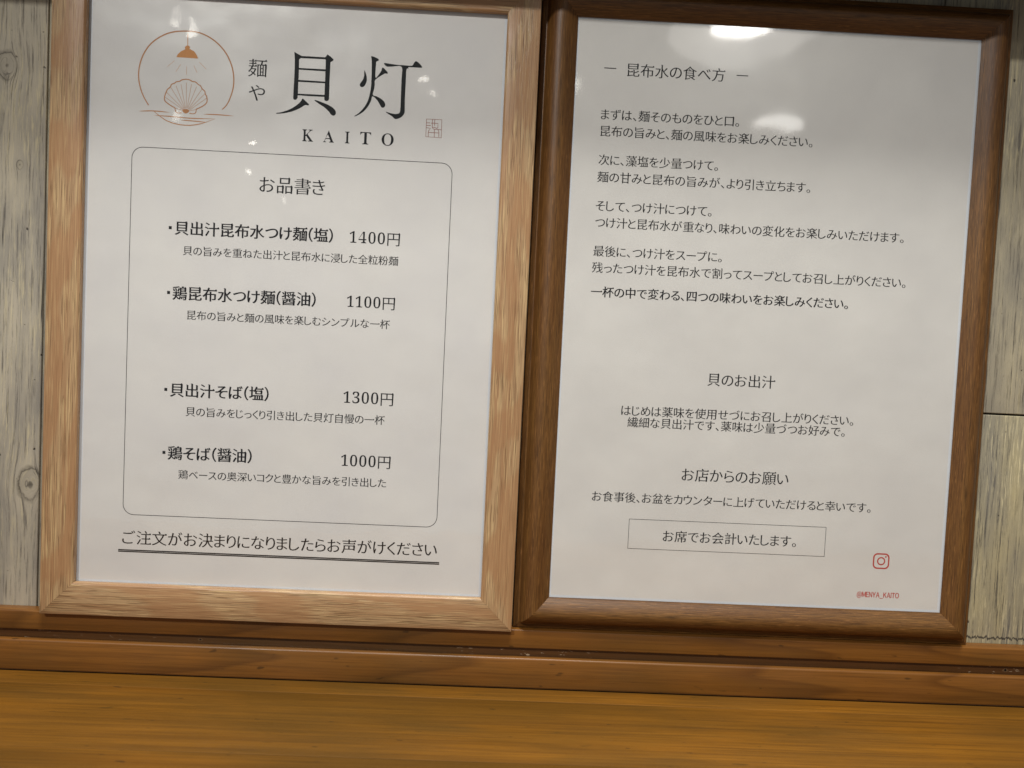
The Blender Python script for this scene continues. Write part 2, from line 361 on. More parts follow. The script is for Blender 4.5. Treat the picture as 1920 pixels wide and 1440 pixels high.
# glyph outlines on a 1000-unit em square, x, y, x, y ... per closed contour
GL = {
 '@': [[448,-173,559,-159,660,-116,635,-62,552,-98,455,-112,347,-97,256,-54,185,15,139,110,123,229,144,374,203,493,290,583,397,639,514,659,623,644,710,601,772,535,810,449,823,347,799,223,743,144,672,117,624,131,604,175,611,248,655,471,595,471,582,425,542,466,492,480,378,439,303,341,276,221,294,135,342,81,411,63,460,73,506,101,547,140,569,92,609,64,664,55,767,88,851,188,887,351,870,474,822,576,747,653,645,703,522,720,377,697,250,632,148,529,80,392,56,226,76,85,131,-26,216,-107,324,-156],[429,126,388,136,360,168,350,226,367,313,416,386,492,416,531,406,563,369,533,192,478,141]],
 'A': [[4,0,97,0,168,223,435,223,505,0,602,0,354,731,251,731],[190,296,226,409,299,656,377,409,412,296]],
 'E': [[101,0,533,0,533,79,192,79,192,345,470,345,470,424,192,424,192,653,522,653,522,731,101,731]],
 'I': [[101,0,192,0,192,731,101,731]],
 'K': [[101,0,192,0,192,231,318,381,538,0,640,0,376,454,605,731,501,731,194,364,192,731,101,731]],
 'M': [[101,0,183,0,183,405,172,620,234,454,373,74,435,74,572,454,631,620,623,405,623,0,709,0,709,731,598,731,459,340,408,187,351,340,211,731,101,731]],
 'N': [[101,0,187,0,187,384,177,612,259,462,526,0,620,0,620,731,533,731,533,351,546,120,541,120,462,270,194,731,101,731]],
 'O': [[370,-13,473,4,559,54,625,133,667,238,682,368,667,497,625,602,559,679,473,727,370,744,267,727,181,679,115,602,73,497,58,368,73,238,115,133,181,54,267,4],[370,68,255,105,180,209,153,368,180,526,255,627,370,663,485,627,560,526,587,368,560,209,485,105]],
 'T': [[252,0,345,0,345,653,566,653,566,731,31,731,31,653,252,653]],
 'Y': [[218,0,310,0,310,283,531,731,435,731,341,525,267,364,191,525,97,731,-1,731,218,283]],
 '_': [[13,-140,544,-140,544,-80,13,-80]],
 '、': [[272,-56,340,2,232,118,117,223,52,167,165,63]],
 '。': [[193,243,117,223,63,168,42,92,63,15,117,-40,193,-61,271,-40,325,15,346,92,325,168,271,223],[193,-10,143,4,107,40,93,92,107,142,143,179,193,192,245,179,281,142,295,92,281,40,245,4]],
 'い': [[222,696,126,698,133,609,144,343,190,137,265,25,356,-9,421,12,483,84,544,218,481,289,448,192,406,116,357,86,294,121,247,217,221,363,214,599],[742,668,664,641,748,499,806,324,838,140,917,173,885,350,824,526]],
 'お': [[719,686,683,626,800,556,907,477,947,541,841,614],[324,278,327,102,318,65,291,53,246,65,202,95,182,138,201,186,251,235],[121,617,123,542,250,537,324,540,323,409,323,352,216,292,136,216,105,134,141,51,224,-9,312,-32,359,-21,389,18,400,91,396,307,503,336,613,346,700,331,761,287,785,215,761,138,700,88,617,60,501,53,529,-28,652,-14,768,34,840,110,865,216,832,321,744,390,614,415,508,405,395,378,395,413,397,547,606,582,604,660,399,620,403,728,410,797,321,797,326,726,325,612,248,609]],
 'か': [[780,672,707,639,778,532,841,399,885,278,962,315,882,498],[78,559,86,473,176,485,302,499,255,341,184,161,92,1,174,-31,266,151,336,341,383,507,491,514,546,506,583,474,596,405,584,237,548,100,525,67,496,53,462,49,406,54,339,69,352,-14,470,-29,529,-22,577,4,615,55,649,159,667,287,673,415,651,518,593,570,512,583,399,576,425,719,437,778,344,788,337,681,318,570,167,559]],
 'が': [[766,659,693,626,764,520,828,389,872,268,948,305,868,487],[778,804,724,782,805,643,860,667],[888,844,835,822,917,684,971,708],[64,555,73,470,163,482,289,495,242,337,171,157,79,-2,160,-35,253,148,323,337,370,503,477,510,532,502,569,470,582,402,570,234,536,97,512,64,482,49,448,45,326,66,339,-18,457,-32,516,-25,564,0,602,51,636,155,654,283,660,411,638,515,580,567,498,580,386,573,412,715,423,775,331,784,324,677,305,566,154,555]],
 'き': [[304,264,226,280,199,214,187,138,224,33,328,-28,494,-48,616,-44,727,-31,730,49,619,33,493,28,363,42,287,83,262,152,274,211],[501,696,508,671,352,670,179,683,183,610,366,600,527,603,553,526,573,474,380,466,160,479,164,404,395,397,602,406,680,262,531,279,524,218,638,205,742,186,783,247,746,290,676,414,857,450,845,525,758,501,645,482,622,542,600,610,797,650,786,722,686,695,581,677,557,796,473,785]],
 'く': [[702,736,628,802,571,735,427,607,277,484,214,416,210,355,270,286,436,145,584,8,653,-65,724,1,531,173,351,323,309,367,308,402,348,444,633,679]],
 'け': [[254,763,162,772,157,705,133,536,119,307,138,125,172,-9,239,-1,236,33,241,78,306,298,263,324,209,172,193,349,208,534,237,698],[395,571,395,492,556,486,683,489,683,458,678,290,647,162,570,60,525,25,474,-2,547,-59,650,21,712,111,744,213,756,328,758,458,758,493,919,510,919,591,757,568,756,719,759,778,666,778,675,718,681,563,555,560]],
 'げ': [[243,748,152,757,146,690,123,521,108,292,127,110,161,-24,228,-16,225,18,230,63,295,283,252,309,198,157,182,334,197,519,226,683],[817,789,769,774,825,633,875,651],[916,820,869,804,926,665,976,683],[384,556,384,477,546,471,662,473,662,443,657,275,627,147,549,46,504,10,453,-17,526,-74,629,6,691,96,723,198,735,313,737,443,737,477,909,496,910,576,736,552,735,704,738,763,645,763,655,703,660,547,545,546]],
 'ご': [[216,689,216,608,481,597,749,609,749,691,480,677],[256,287,176,295,161,230,155,157,193,51,302,-14,475,-36,672,-26,815,-1,814,85,667,56,473,46,341,62,262,107,236,175,241,230],[777,801,723,778,805,638,859,663],[887,841,834,818,916,680,971,704]],
 'さ': [[311,311,233,329,199,245,185,164,224,50,330,-19,495,-42,642,-35,752,-20,756,60,639,41,499,35,372,50,292,95,264,173,276,242],[158,629,160,549,383,540,578,547,637,424,699,320,534,335,528,268,768,241,809,297,765,350,707,443,653,555,860,596,851,674,741,645,628,625,582,796,498,785,523,707,552,617,369,614]],
 'し': [[339,777,238,778,246,676,236,172,267,42,352,-29,479,-51,669,-15,806,70,896,170,839,237,755,138,639,61,482,31,397,45,339,92,318,180,330,676]],
 'じ': [[602,688,546,664,639,503,698,530],[731,739,675,713,772,555,830,583],[326,770,225,771,234,669,223,165,255,35,340,-36,467,-58,656,-22,793,63,883,163,826,230,742,131,627,54,469,24,384,38,327,85,305,173,317,669]],
 'す': [[566,371,561,293,529,246,479,230,427,242,391,276,377,329,392,385,429,422,478,435,515,428,545,407],[96,651,98,574,544,591,545,491,478,502,390,479,327,417,302,328,326,237,386,181,466,162,513,168,552,188,496,109,407,51,288,12,355,-54,475,-3,560,62,615,138,645,218,653,300,645,370,621,428,619,592,633,592,925,587,926,661,634,662,619,662,620,727,625,790,535,790,541,727,543,661]],
 'ず': [[734,799,679,776,752,653,809,678],[856,825,800,801,874,680,930,705],[539,359,532,282,500,235,450,219,399,231,362,265,348,318,363,374,400,411,449,424,486,417,517,396],[67,640,70,562,516,579,517,480,450,491,361,468,298,406,273,317,297,226,357,170,438,151,485,157,526,178,468,98,378,40,260,1,327,-65,447,-15,532,50,586,126,616,207,624,289,616,359,592,417,590,580,604,580,897,575,898,650,605,651,590,651,591,716,596,779,506,779,513,716,515,650]],
 'せ': [[45,499,54,417,155,431,261,443,262,194,269,112,289,52,331,12,405,-10,520,-17,809,-1,812,84,680,67,516,60,393,74,347,120,338,205,338,451,657,481,646,317,635,295,608,290,509,303,507,234,638,220,676,225,701,243,715,277,725,372,729,486,841,492,919,492,919,569,842,564,731,557,733,697,738,769,653,769,658,694,658,551,338,523,339,657,343,738,256,738,262,653,261,515,149,505]],
 'そ': [[261,745,265,663,341,670,603,684,456,557,274,415,102,395,109,320,468,364,415,320,371,256,352,176,368,93,414,30,491,-15,595,-39,728,-43,745,38,682,35,601,41,517,62,454,107,430,187,458,276,529,344,621,378,734,385,875,382,875,456,640,447,400,427,698,672,752,709,701,766,647,757,340,741]],
 'た': [[536,481,536,407,721,417,889,405,891,481,718,490],[556,238,482,245,467,128,495,46,577,-3,710,-19,903,-5,906,76,810,61,711,56,604,69,555,104,543,149],[220,618,101,625,104,547,219,544,311,547,285,440,210,203,118,-6,205,-36,288,181,361,421,393,554,600,588,600,667,409,631,424,705,442,785,346,793,343,710,328,623]],
 'だ': [[506,467,506,392,691,403,859,391,861,467,688,476],[527,224,452,231,437,114,465,32,547,-18,680,-34,873,-19,876,62,780,47,681,42,574,56,525,90,513,135],[753,740,700,717,781,578,835,602],[863,781,811,758,894,619,947,643],[190,604,71,611,74,534,189,530,281,533,255,426,180,189,88,-20,176,-50,258,166,331,407,363,541,570,574,570,652,379,617,394,691,412,770,316,778,313,696,298,609]],
 'ち': [[112,654,113,576,302,566,255,384,187,211,262,184,293,230,372,297,473,337,587,351,686,333,746,286,766,218,741,135,672,78,571,46,447,37,311,47,331,-32,501,-38,644,-17,753,32,823,111,848,220,818,323,732,393,596,418,496,409,403,382,315,333,348,441,378,568,585,584,783,610,782,687,586,655,393,639,404,697,422,781,333,786,329,703,318,637,301,637]],
 'っ': [[160,398,193,316,300,357,453,408,599,433,688,413,747,361,768,285,746,199,687,136,599,91,488,65,363,54,395,-23,546,-3,671,37,766,98,827,179,849,283,817,401,731,478,605,505,477,488,350,454,253,423]],
 'つ': [[73,521,110,433,237,483,422,544,606,573,721,548,794,482,819,387,792,279,720,198,611,143,476,110,324,97,360,14,535,36,685,83,802,156,878,256,906,385,891,477,849,550,784,604,703,637,608,648,452,629,298,587,182,549]],
 'づ': [[59,503,96,416,223,466,408,527,592,556,707,531,779,464,804,369,777,261,705,181,597,125,462,92,311,79,346,-4,521,19,671,66,788,139,864,239,892,368,877,460,835,533,770,587,689,620,594,631,438,611,285,568,169,532],[754,782,701,760,782,620,837,644],[864,823,812,800,895,662,948,686]],
 'て': [[85,662,94,575,328,609,562,634,473,557,404,442,376,297,399,178,462,88,552,24,659,-15,771,-31,800,52,702,63,608,91,530,140,476,213,456,315,483,439,562,554,684,630,780,644,880,646,880,726,610,708,174,667]],
 'で': [[79,656,88,569,322,603,556,628,467,551,398,436,370,291,393,172,456,82,546,18,653,-21,765,-37,794,46,696,57,602,85,524,134,470,207,450,308,478,433,556,548,678,624,774,638,874,640,874,720,604,702,168,661],[730,518,679,496,761,355,812,379],[839,559,790,537,874,397,925,422]],
 'と': [[307,776,228,743,301,579,373,436,281,358,221,274,200,178,216,99,260,41,329,1,418,-21,524,-28,699,-20,839,-3,839,86,691,61,520,52,388,68,309,115,283,186,301,259,352,325,432,388,595,482,735,553,812,595,768,666,697,619,441,480,372,616]],
 'な': [[885,457,929,523,823,590,697,655,656,594,775,532],[620,165,621,120,611,70,576,34,511,21,446,31,408,58,395,100,411,141,453,169,518,180],[685,484,607,484,618,232,521,242,419,224,348,172,321,93,348,12,420,-36,521,-51,621,-31,677,21,695,94,694,136,783,81,856,21,899,89,808,155,691,212,684,376],[450,792,362,800,351,714,331,627,218,622,97,629,102,554,218,551,307,554,250,427,176,295,94,182,171,142,291,340,388,562,569,599,567,674,411,637]],
 'に': [[455,673,455,593,661,584,865,593,865,674,663,661],[494,267,422,274,405,157,430,76,510,25,647,7,787,13,897,28,895,112,774,92,647,86,543,99,492,132,479,176],[264,750,176,758,169,687,142,511,124,287,135,103,161,-33,232,-28,229,7,234,52,305,275,263,307,205,162,196,301,214,500,246,683]],
 'ね': [[292,718,287,623,144,605,79,604,87,523,282,549,275,453,55,149,104,81,267,315,266,276,263,21,260,-38,347,-38,342,23,338,263,342,392,442,482,551,552,652,580,727,555,777,484,796,376,788,237,717,260,642,267,552,250,492,202,470,131,494,49,558,4,646,-10,734,6,797,51,839,124,927,36,970,101,859,198,872,365,848,512,779,613,666,650,554,624,444,562,348,486,352,536,397,605,368,640,362,638,382,789,289,792],[772,169,744,110,701,72,640,59,589,67,552,92,538,134,552,171,588,196,636,204,707,195]],
 'の': [[475,640,452,502,419,371,368,235,317,159,268,136,222,155,182,214,166,317,179,401,219,483,283,555,369,610],[557,642,702,594,792,491,824,352,786,205,693,107,570,56,485,43,532,-31,661,0,765,56,842,134,889,232,906,349,888,465,838,566,759,645,653,697,524,716,385,695,265,635,171,547,110,435,88,310,114,168,180,76,265,44,353,79,431,182,498,354,533,498]],
 'は': [[254,762,167,769,161,698,133,512,115,278,126,97,153,-37,222,-32,220,3,224,48,295,268,254,300,197,154,187,292,205,500,237,694],[674,184,675,150,666,92,632,54,566,41,503,50,460,77,445,120,461,162,506,190,572,200],[747,768,657,768,661,707,661,583,567,581,398,589,398,515,565,508,661,510,671,253,578,262,467,242,397,188,373,112,397,35,467,-14,580,-31,685,-7,738,52,753,130,753,151,829,99,904,35,947,102,860,172,750,230,738,515,911,534,911,610,738,587,741,708]],
 'ば': [[230,751,143,759,137,687,109,502,91,268,102,86,129,-48,198,-43,195,-8,199,37,271,257,230,289,174,143,164,282,181,490,213,684],[809,790,760,775,817,633,868,651],[909,821,860,805,918,665,969,683],[650,174,651,140,642,82,608,44,543,31,479,40,436,66,421,109,437,151,482,179,547,189],[723,758,633,758,637,696,637,572,543,570,374,578,374,504,542,498,637,500,647,242,554,251,443,231,374,177,350,102,374,24,444,-25,556,-43,661,-19,714,41,729,120,729,140,805,89,880,24,922,91,835,161,726,219,714,504,887,523,887,599,714,576,716,697]],
 'ひ': [[109,684,115,600,171,608,340,631,252,518,182,375,154,202,167,113,204,43,262,-8,337,-39,425,-50,567,-23,667,51,728,160,756,294,756,442,818,336,892,244,943,315,828,456,763,603,732,737,653,715,676,641,697,436,682,267,632,139,547,59,427,31,331,49,260,108,232,219,274,410,364,560,448,645,501,663,478,734,331,703,162,684]],
 'べ': [[47,255,120,180,179,259,359,488,389,518,419,520,455,491,642,271,756,142,876,18,939,90,804,221,690,341,491,569,428,612,371,607,314,558,119,321],[690,673,633,648,726,488,785,514],[819,724,763,698,860,540,916,567]],
 'ま': [[499,178,500,111,485,58,447,31,394,24,314,35,269,63,255,105,272,147,322,176,402,187],[184,472,185,397,435,383,492,383,496,247,412,253,288,234,209,181,182,101,207,20,282,-29,403,-46,506,-25,562,27,578,94,576,156,670,113,751,60,818,5,864,76,792,129,694,185,572,231,565,385,842,408,843,483,564,456,564,468,564,595,834,618,835,691,564,664,565,725,571,792,487,792,491,732,491,661,445,661,316,668,189,683,190,609,446,592,490,592,490,468,490,453,436,453,312,458]],
 'み': [[846,513,765,522,765,430,756,355,627,406,483,436,544,574,596,675,622,708,572,749,523,738,297,728,222,731,226,650,300,656,508,666,404,439,230,401,114,307,72,175,89,102,135,55,201,38,249,44,291,66,327,107,390,225,453,368,554,351,650,319,738,276,691,170,607,74,477,-5,543,-60,666,20,751,118,805,236,909,158,945,243,825,320],[373,369,319,248,264,152,235,124,204,117,175,125,153,147,145,184,171,268,249,335]],
 'む': [[720,690,669,638,769,553,864,450,919,507,825,604],[237,198,204,209,178,239,169,286,181,353,214,397,260,414,291,405,311,378,318,337,310,271,285,220],[390,341,383,390,365,430,365,580,556,610,556,687,365,651,365,696,371,791,283,791,291,696,291,645,249,644,92,658,96,584,254,574,291,575,291,476,264,479,178,451,121,379,101,282,122,190,171,140,229,125,261,128,260,80,275,15,341,-27,490,-42,601,-36,696,-22,769,10,810,61,826,140,826,247,741,273,747,161,737,106,709,70,664,50,587,37,495,32,389,40,344,64,335,109,337,172,369,223,385,282]],
 'め': [[541,562,487,412,424,285,404,318,326,494,429,542],[259,727,177,700,209,610,239,519,159,431,105,324,86,209,105,111,155,51,224,30,295,46,360,89,422,155,469,97,532,149,470,218,550,371,615,557,727,512,799,426,825,308,811,222,771,148,705,89,614,48,501,27,547,-44,666,-15,765,35,840,105,887,196,904,305,869,459,775,569,634,625,650,694,667,772,581,780,575,704,559,631,473,624,388,601,303,560,279,638],[378,217,332,163,282,124,232,109,193,122,167,158,158,215,171,296,208,377,265,447,310,339,355,255]],
 'も': [[98,404,94,327,193,304,302,291,294,177,307,91,341,28,394,-15,461,-38,539,-46,649,-35,740,-5,809,44,852,111,868,192,857,273,823,348,766,423,678,405,739,340,775,270,787,201,756,112,670,53,539,32,445,51,389,105,371,188,377,287,413,287,608,297,610,373,403,360,384,360,406,541,413,541,615,549,617,624,415,611,429,714,442,784,352,790,351,719,340,614,227,627,122,651,118,578,332,544,310,363,202,377]],
 'や': [[553,633,610,678,464,805,407,764],[60,428,98,346,290,440,328,357,406,148,464,-52,549,-29,482,175,398,390,360,473,476,523,588,559,686,573,767,557,815,516,831,461,815,395,765,347,676,329,600,339,535,361,532,283,600,264,681,255,810,282,886,354,911,457,883,554,807,620,688,644,576,628,453,589,329,538,271,652,236,719,155,686,203,615,260,506,142,455]],
 'よ': [[465,195,466,132,454,74,418,40,357,29,275,39,223,68,205,115,224,163,279,194,367,205],[540,783,445,783,453,684,454,501,462,269,377,275,235,253,152,194,126,112,157,20,242,-30,365,-46,471,-25,530,30,547,106,546,173,645,128,732,71,805,7,853,83,769,148,664,207,543,252,533,501,533,510,831,526,828,600,533,582,533,684]],
 'ら': [[334,782,314,706,701,628,720,705,526,736],[312,600,228,611,208,404,178,206,251,188,281,238,363,310,467,356,590,372,681,354,743,306,766,235,747,160,692,99,598,57,467,38,297,47,321,-35,519,-36,667,-5,770,53,830,134,850,233,818,339,729,414,595,442,479,429,371,389,270,320]],
 'り': [[338,787,250,790,242,704,222,548,211,382,222,223,299,229,297,352,340,491,431,612,549,664,637,629,690,533,708,393,689,261,635,163,551,94,445,49,322,22,369,-50,508,-13,624,46,713,131,770,246,790,394,760,576,680,694,562,736,445,700,352,614,291,510,309,647]],
 'る': [[578,33,498,27,429,36,382,63,365,105,376,137,404,160,445,169,511,151,557,103],[237,735,240,652,306,658,611,672,380,477,112,253,169,194,287,303,406,371,550,394,666,371,745,310,774,222,759,149,717,92,649,52,619,140,551,204,446,228,365,210,311,163,292,99,319,25,394,-25,511,-43,627,-31,723,4,794,59,838,132,854,221,817,342,717,425,569,456,501,451,431,435,694,653,750,694,704,752,650,744,308,731]],
 'わ': [[292,718,287,623,144,606,79,605,87,523,282,549,275,453,55,149,105,80,267,315,266,276,263,21,260,-38,347,-38,342,23,338,263,341,381,437,456,541,505,653,524,762,495,825,426,846,346,829,254,782,182,712,129,625,93,527,72,563,-3,685,30,786,80,862,147,910,235,926,344,889,478,794,565,665,596,565,584,457,544,347,471,352,536,397,605,367,640,362,638,382,789,288,792]],
 'を': [[880,440,847,515,765,476,583,395,557,444,511,474,451,485,380,475,312,448,361,522,402,602,571,612,733,630,734,704,585,684,430,673,459,789,377,796,352,671,286,670,118,681,118,606,281,600,325,600,276,512,202,410,95,295,163,245,253,349,304,387,362,412,425,422,466,415,498,395,516,360,403,294,315,212,280,108,315,14,407,-32,538,-45,811,-27,813,53,673,35,541,29,448,35,384,61,360,119,380,181,436,236,518,286,515,131,591,131,588,322,791,408]],
 'ウ': [[880,605,826,639,757,631,534,631,534,724,540,799,444,799,449,724,449,631,228,631,136,635,139,558,139,383,136,319,222,319,218,379,218,557,776,557,759,463,728,360,681,266,606,179,512,111,411,66,307,38,372,-37,539,30,671,125,767,245,814,348,846,453,865,546]],
 'カ': [[853,577,797,605,733,600,496,600,501,703,507,785,413,785,420,702,416,600,240,600,127,606,127,522,241,526,409,526,368,345,301,209,211,106,161,64,109,32,182,-27,327,104,429,281,488,526,767,526,762,384,746,219,716,98,694,72,658,65,510,76,520,-7,680,-14,728,-8,763,12,787,47,822,193,840,382,848,529]],
 'ク': [[536,775,443,805,412,726,350,622,247,502,99,389,168,337,268,414,352,498,420,582,758,582,725,482,670,372,598,271,495,171,365,86,200,21,272,-44,438,32,567,123,669,227,749,342,808,461,847,570,870,623,803,664,738,654,467,654,491,696]],
 'コ': [[159,134,159,43,271,47,759,47,757,-9,847,-9,843,88,843,602,846,680,772,678,280,678,172,684,172,595,281,598,759,598,759,128,269,128]],
 'シ': [[300,766,255,699,470,557,517,625],[151,53,196,-28,359,19,528,96,678,200,808,321,911,453,863,535,765,399,638,275,485,170,321,97],[150,542,106,474,323,337,369,407]],
 'ス': [[798,667,747,706,672,698,287,698,186,704,186,613,287,618,676,618,610,477,511,341,394,227,255,124,100,45,164,-22,306,58,437,158,552,269,703,120,827,-27,897,33,766,178,605,331,702,479,773,623]],
 'タ': [[535,783,444,812,412,733,346,626,241,503,92,386,159,334,263,417,351,507,423,598,760,598,709,462,624,322,414,457,360,402,571,258,469,165,341,82,185,18,257,-44,411,28,537,114,637,209,746,119,805,187,691,275,759,380,812,487,847,585,871,639,805,679,739,669,469,669,490,705]],
 'プ': [[803,716,812,750,836,774,869,783,902,774,926,750,935,716,926,683,902,659,869,650,836,659,812,683],[757,716,762,684,730,683,229,683,130,690,130,601,229,604,739,604,715,498,671,383,608,279,514,180,388,100,219,40,287,-35,451,33,579,123,680,231,749,349,798,480,829,599,831,610,869,604,925,620,966,660,981,716,966,773,925,813,869,829,812,813,772,773]],
 'ベ': [[689,676,632,652,725,492,784,519],[817,727,761,701,857,544,914,571],[53,262,128,186,184,263,361,487,391,515,419,518,453,494,645,288,868,28,936,101,693,362,489,571,427,611,373,606,320,561,124,329]],
 'ル': [[523,21,575,-23,609,0,730,71,849,165,949,276,903,344,813,240,711,156,611,99,611,674,615,748,524,748,529,674,529,77],[66,26,141,-24,217,54,278,146,318,249,344,457,349,673,354,745,262,745,269,672,265,464,239,271,200,178,141,95]],
 'ン': [[226,731,170,670,303,567,418,462,481,525,359,631],[141,63,193,-19,346,21,476,75,585,136,724,242,837,364,920,491,873,575,795,447,682,319,540,208,433,150,301,99]],
 'ー': [[102,432,102,334,240,339,788,339,895,334,895,432,787,427,240,427]],
 '一': [[44,430,44,348,957,348,975,404,931,492,857,430]],
 '上': [[396,845,426,773,426,43,51,43,51,-32,947,-32,965,17,921,105,847,43,505,43,505,440,879,440,897,489,853,577,779,515,505,515,505,823]],
 '中': [[427,860,457,788,457,659,96,659,78,681,96,619,96,185,171,185,171,247,457,247,457,-79,536,-79,536,247,823,247,823,190,900,190,924,625,876,713,800,659,536,659,536,838],[171,321,171,586,457,586,457,321],[823,321,536,321,536,586,823,586]],
 '事': [[134,131,134,72,458,72,458,4,452,-14,433,-20,295,-20,322,-83,425,-81,489,-71,514,-57,529,-33,534,4,534,72,773,72,773,28,849,28,849,205,952,205,952,265,849,265,849,390,534,390,534,461,833,461,857,603,809,691,733,637,534,637,534,696,932,696,950,732,906,820,832,758,534,758,534,838,458,838,458,758,67,758,67,696,458,696,458,637,172,637,154,659,172,597,172,461,458,461,458,390,143,390,143,335,458,335,458,265,48,265,48,205,458,205,458,131],[243,584,458,584,458,514,243,514],[534,584,757,584,757,514,534,514],[534,335,773,335,773,265,534,265],[534,205,773,205,773,131,534,131]],
 '会': [[157,-58,284,-38,779,5,836,-79,903,-38,806,91,674,224,611,190,726,71,272,36,377,144,476,263,915,263,933,310,889,398,815,336,89,336,89,263,374,263,276,143,206,72,165,36,131,19],[503,838,387,708,228,591,42,495,97,430,263,520,263,459,739,459,757,503,713,591,639,529,276,529,398,617,502,716,608,621,739,529,908,442,960,508,801,579,657,670,545,767,574,807]],
 '使': [[597,834,597,727,320,727,320,658,597,658,597,560,349,560,331,582,349,520,349,284,592,284,575,204,539,131,467,192,412,264,349,243,413,155,494,81,408,24,283,-21,329,-83,462,-29,555,39,664,-15,788,-55,924,-82,969,-14,832,8,708,44,599,92,644,184,665,284,926,284,950,526,902,614,826,560,670,560,670,658,959,658,977,701,933,789,859,727,670,727,670,834],[419,498,597,498,597,393,596,348,419,348],[670,498,855,498,855,348,669,348,670,393],[277,840,207,691,119,556,21,445,63,371,173,502,173,-84,244,-84,244,610,300,713,347,818]],
 '全': [[492,849,367,696,205,563,26,461,78,400,196,468,196,403,460,403,460,247,202,247,202,181,460,181,460,16,76,16,76,-52,926,-52,944,-10,900,78,826,16,538,16,538,181,807,181,825,221,781,309,707,247,538,247,538,403,807,403,807,469,922,396,974,459,817,551,672,661,541,792,557,818],[199,470,361,593,499,737,646,591,805,470]],
 '円': [[838,696,838,402,534,402,534,696],[90,770,72,792,90,730,90,-81,166,-81,166,328,838,328,838,20,832,1,813,-5,660,-4,688,-79,800,-77,868,-66,895,-49,909,-21,913,20,937,736,889,824,813,770],[166,402,166,696,459,696,459,402]],
 '出': [[74,362,104,290,104,-21,812,-21,812,-78,893,-78,893,340,782,362,812,290,812,54,538,54,538,403,853,403,853,748,742,770,772,698,772,476,538,476,538,837,426,859,456,787,456,476,227,476,227,747,120,769,150,697,150,403,456,403,456,54,186,54,186,340]],
 '割': [[643,723,673,651,673,161,741,161,741,701],[823,854,853,782,853,15,848,-3,830,-8,702,-6,725,-78,824,-76,883,-65,914,-37,923,16,923,832],[126,220,108,242,126,180,126,-80,189,-80,189,-27,482,-27,482,-73,547,-73,571,186,523,274,447,220,373,220,373,298,597,298,615,328,571,416,497,354,373,354,373,422,524,422,542,452,498,540,424,478,373,478,373,542,547,542,547,594,606,594,606,743,387,743,342,843,272,825,307,743,66,743,48,765,66,703,66,588,121,588,121,542,306,542,306,478,145,478,145,422,306,422,306,354,68,354,68,298,306,298,306,220],[306,654,306,597,133,597,133,686,538,686,538,597,373,597,373,654],[189,32,189,156,482,156,482,32]],
 '化': [[865,693,787,589,695,493,594,405,594,820,485,842,515,770,515,345,321,229,376,173,515,253,515,81,526,-6,566,-50,644,-62,822,-62,902,-38,942,42,959,190,885,227,876,96,857,31,818,13,652,13,616,18,599,37,594,79,594,308,720,409,836,521,936,645],[312,838,239,688,146,552,42,441,92,368,206,501,206,-80,285,-80,285,617,386,815]],
 '口': [[127,733,109,755,127,693,127,-55,204,-55,204,30,794,30,794,-51,874,-51,898,699,850,787,774,733],[204,107,204,658,794,658,794,107]],
 '召': [[179,334,161,356,179,294,179,-81,254,-81,254,-37,758,-37,758,-79,837,-79,861,300,813,388,737,334],[254,32,254,265,758,265,758,32],[102,773,102,703,398,703,344,575,234,462,39,377,82,313,222,368,326,437,399,519,449,608,481,703,786,703,765,529,736,460,694,450,547,456,562,422,569,387,724,384,767,392,800,414,827,465,846,569,865,740,867,773]],
 '味': [[583,855,613,783,613,673,410,673,410,601,613,601,613,433,371,433,371,361,584,361,510,232,415,119,307,37,358,-22,454,56,540,158,613,277,613,-79,689,-79,689,276,753,162,826,60,905,-20,960,42,869,125,785,236,718,361,948,361,966,407,922,495,848,433,689,433,689,601,908,601,926,647,882,735,808,673,689,673,689,833],[73,746,55,768,73,706,73,88,142,88,142,166,335,166,359,712,311,800,235,746],[142,674,266,674,266,238,142,238]],
 '品': [[301,724,699,724,699,535,301,535],[228,795,210,817,228,755,228,463,776,463,800,761,752,849,676,795],[83,356,65,378,83,316,83,-80,155,-80,155,-26,363,-26,363,-71,438,-71,462,322,414,410,338,356],[155,47,155,285,363,285,363,47],[547,356,529,378,547,316,547,-80,619,-80,619,-26,847,-26,847,-74,922,-74,946,322,898,410,822,356],[619,47,619,285,847,285,847,47]],
 '四': [[88,751,70,773,88,711,88,-47,164,-47,164,29,830,29,830,-39,907,-39,931,717,883,805,807,751],[164,102,164,679,351,679,337,471,288,327,176,234,221,176,308,235,366,312,400,410,417,531,424,679,563,679,563,366,570,303,597,267,650,256,759,256,820,261,814,325,757,320,659,320,639,330,634,364,634,679,830,679,830,102]],
 '塩': [[503,524,787,524,787,402,503,402],[33,158,60,83,355,212,339,281,234,237,234,524,328,524,368,489,433,570,433,343,860,343,884,549,836,637,760,583,441,583,482,655,946,655,964,697,920,785,846,723,514,723,549,824,475,840,439,738,391,646,333,566,333,594,234,594,234,826,134,848,164,776,164,594,52,594,52,524,164,524,164,208],[383,273,365,295,383,233,383,19,263,19,263,-50,961,-50,961,19,905,19,929,239,881,327,805,273],[448,19,448,211,540,211,540,19],[594,19,594,211,688,211,688,19],[743,19,743,211,836,211,836,19]],
 '声': [[459,840,459,755,70,755,70,689,459,689,459,591,131,591,131,527,884,527,902,565,858,653,784,591,535,591,535,689,927,689,945,729,901,817,827,755,535,755,535,840],[153,448,153,317,144,202,109,80,29,-34,87,-85,148,-8,189,78,213,167,789,167,789,116,864,116,888,414,840,502,764,448],[789,231,534,231,534,385,789,385],[222,231,226,316,226,385,461,385,461,231]],
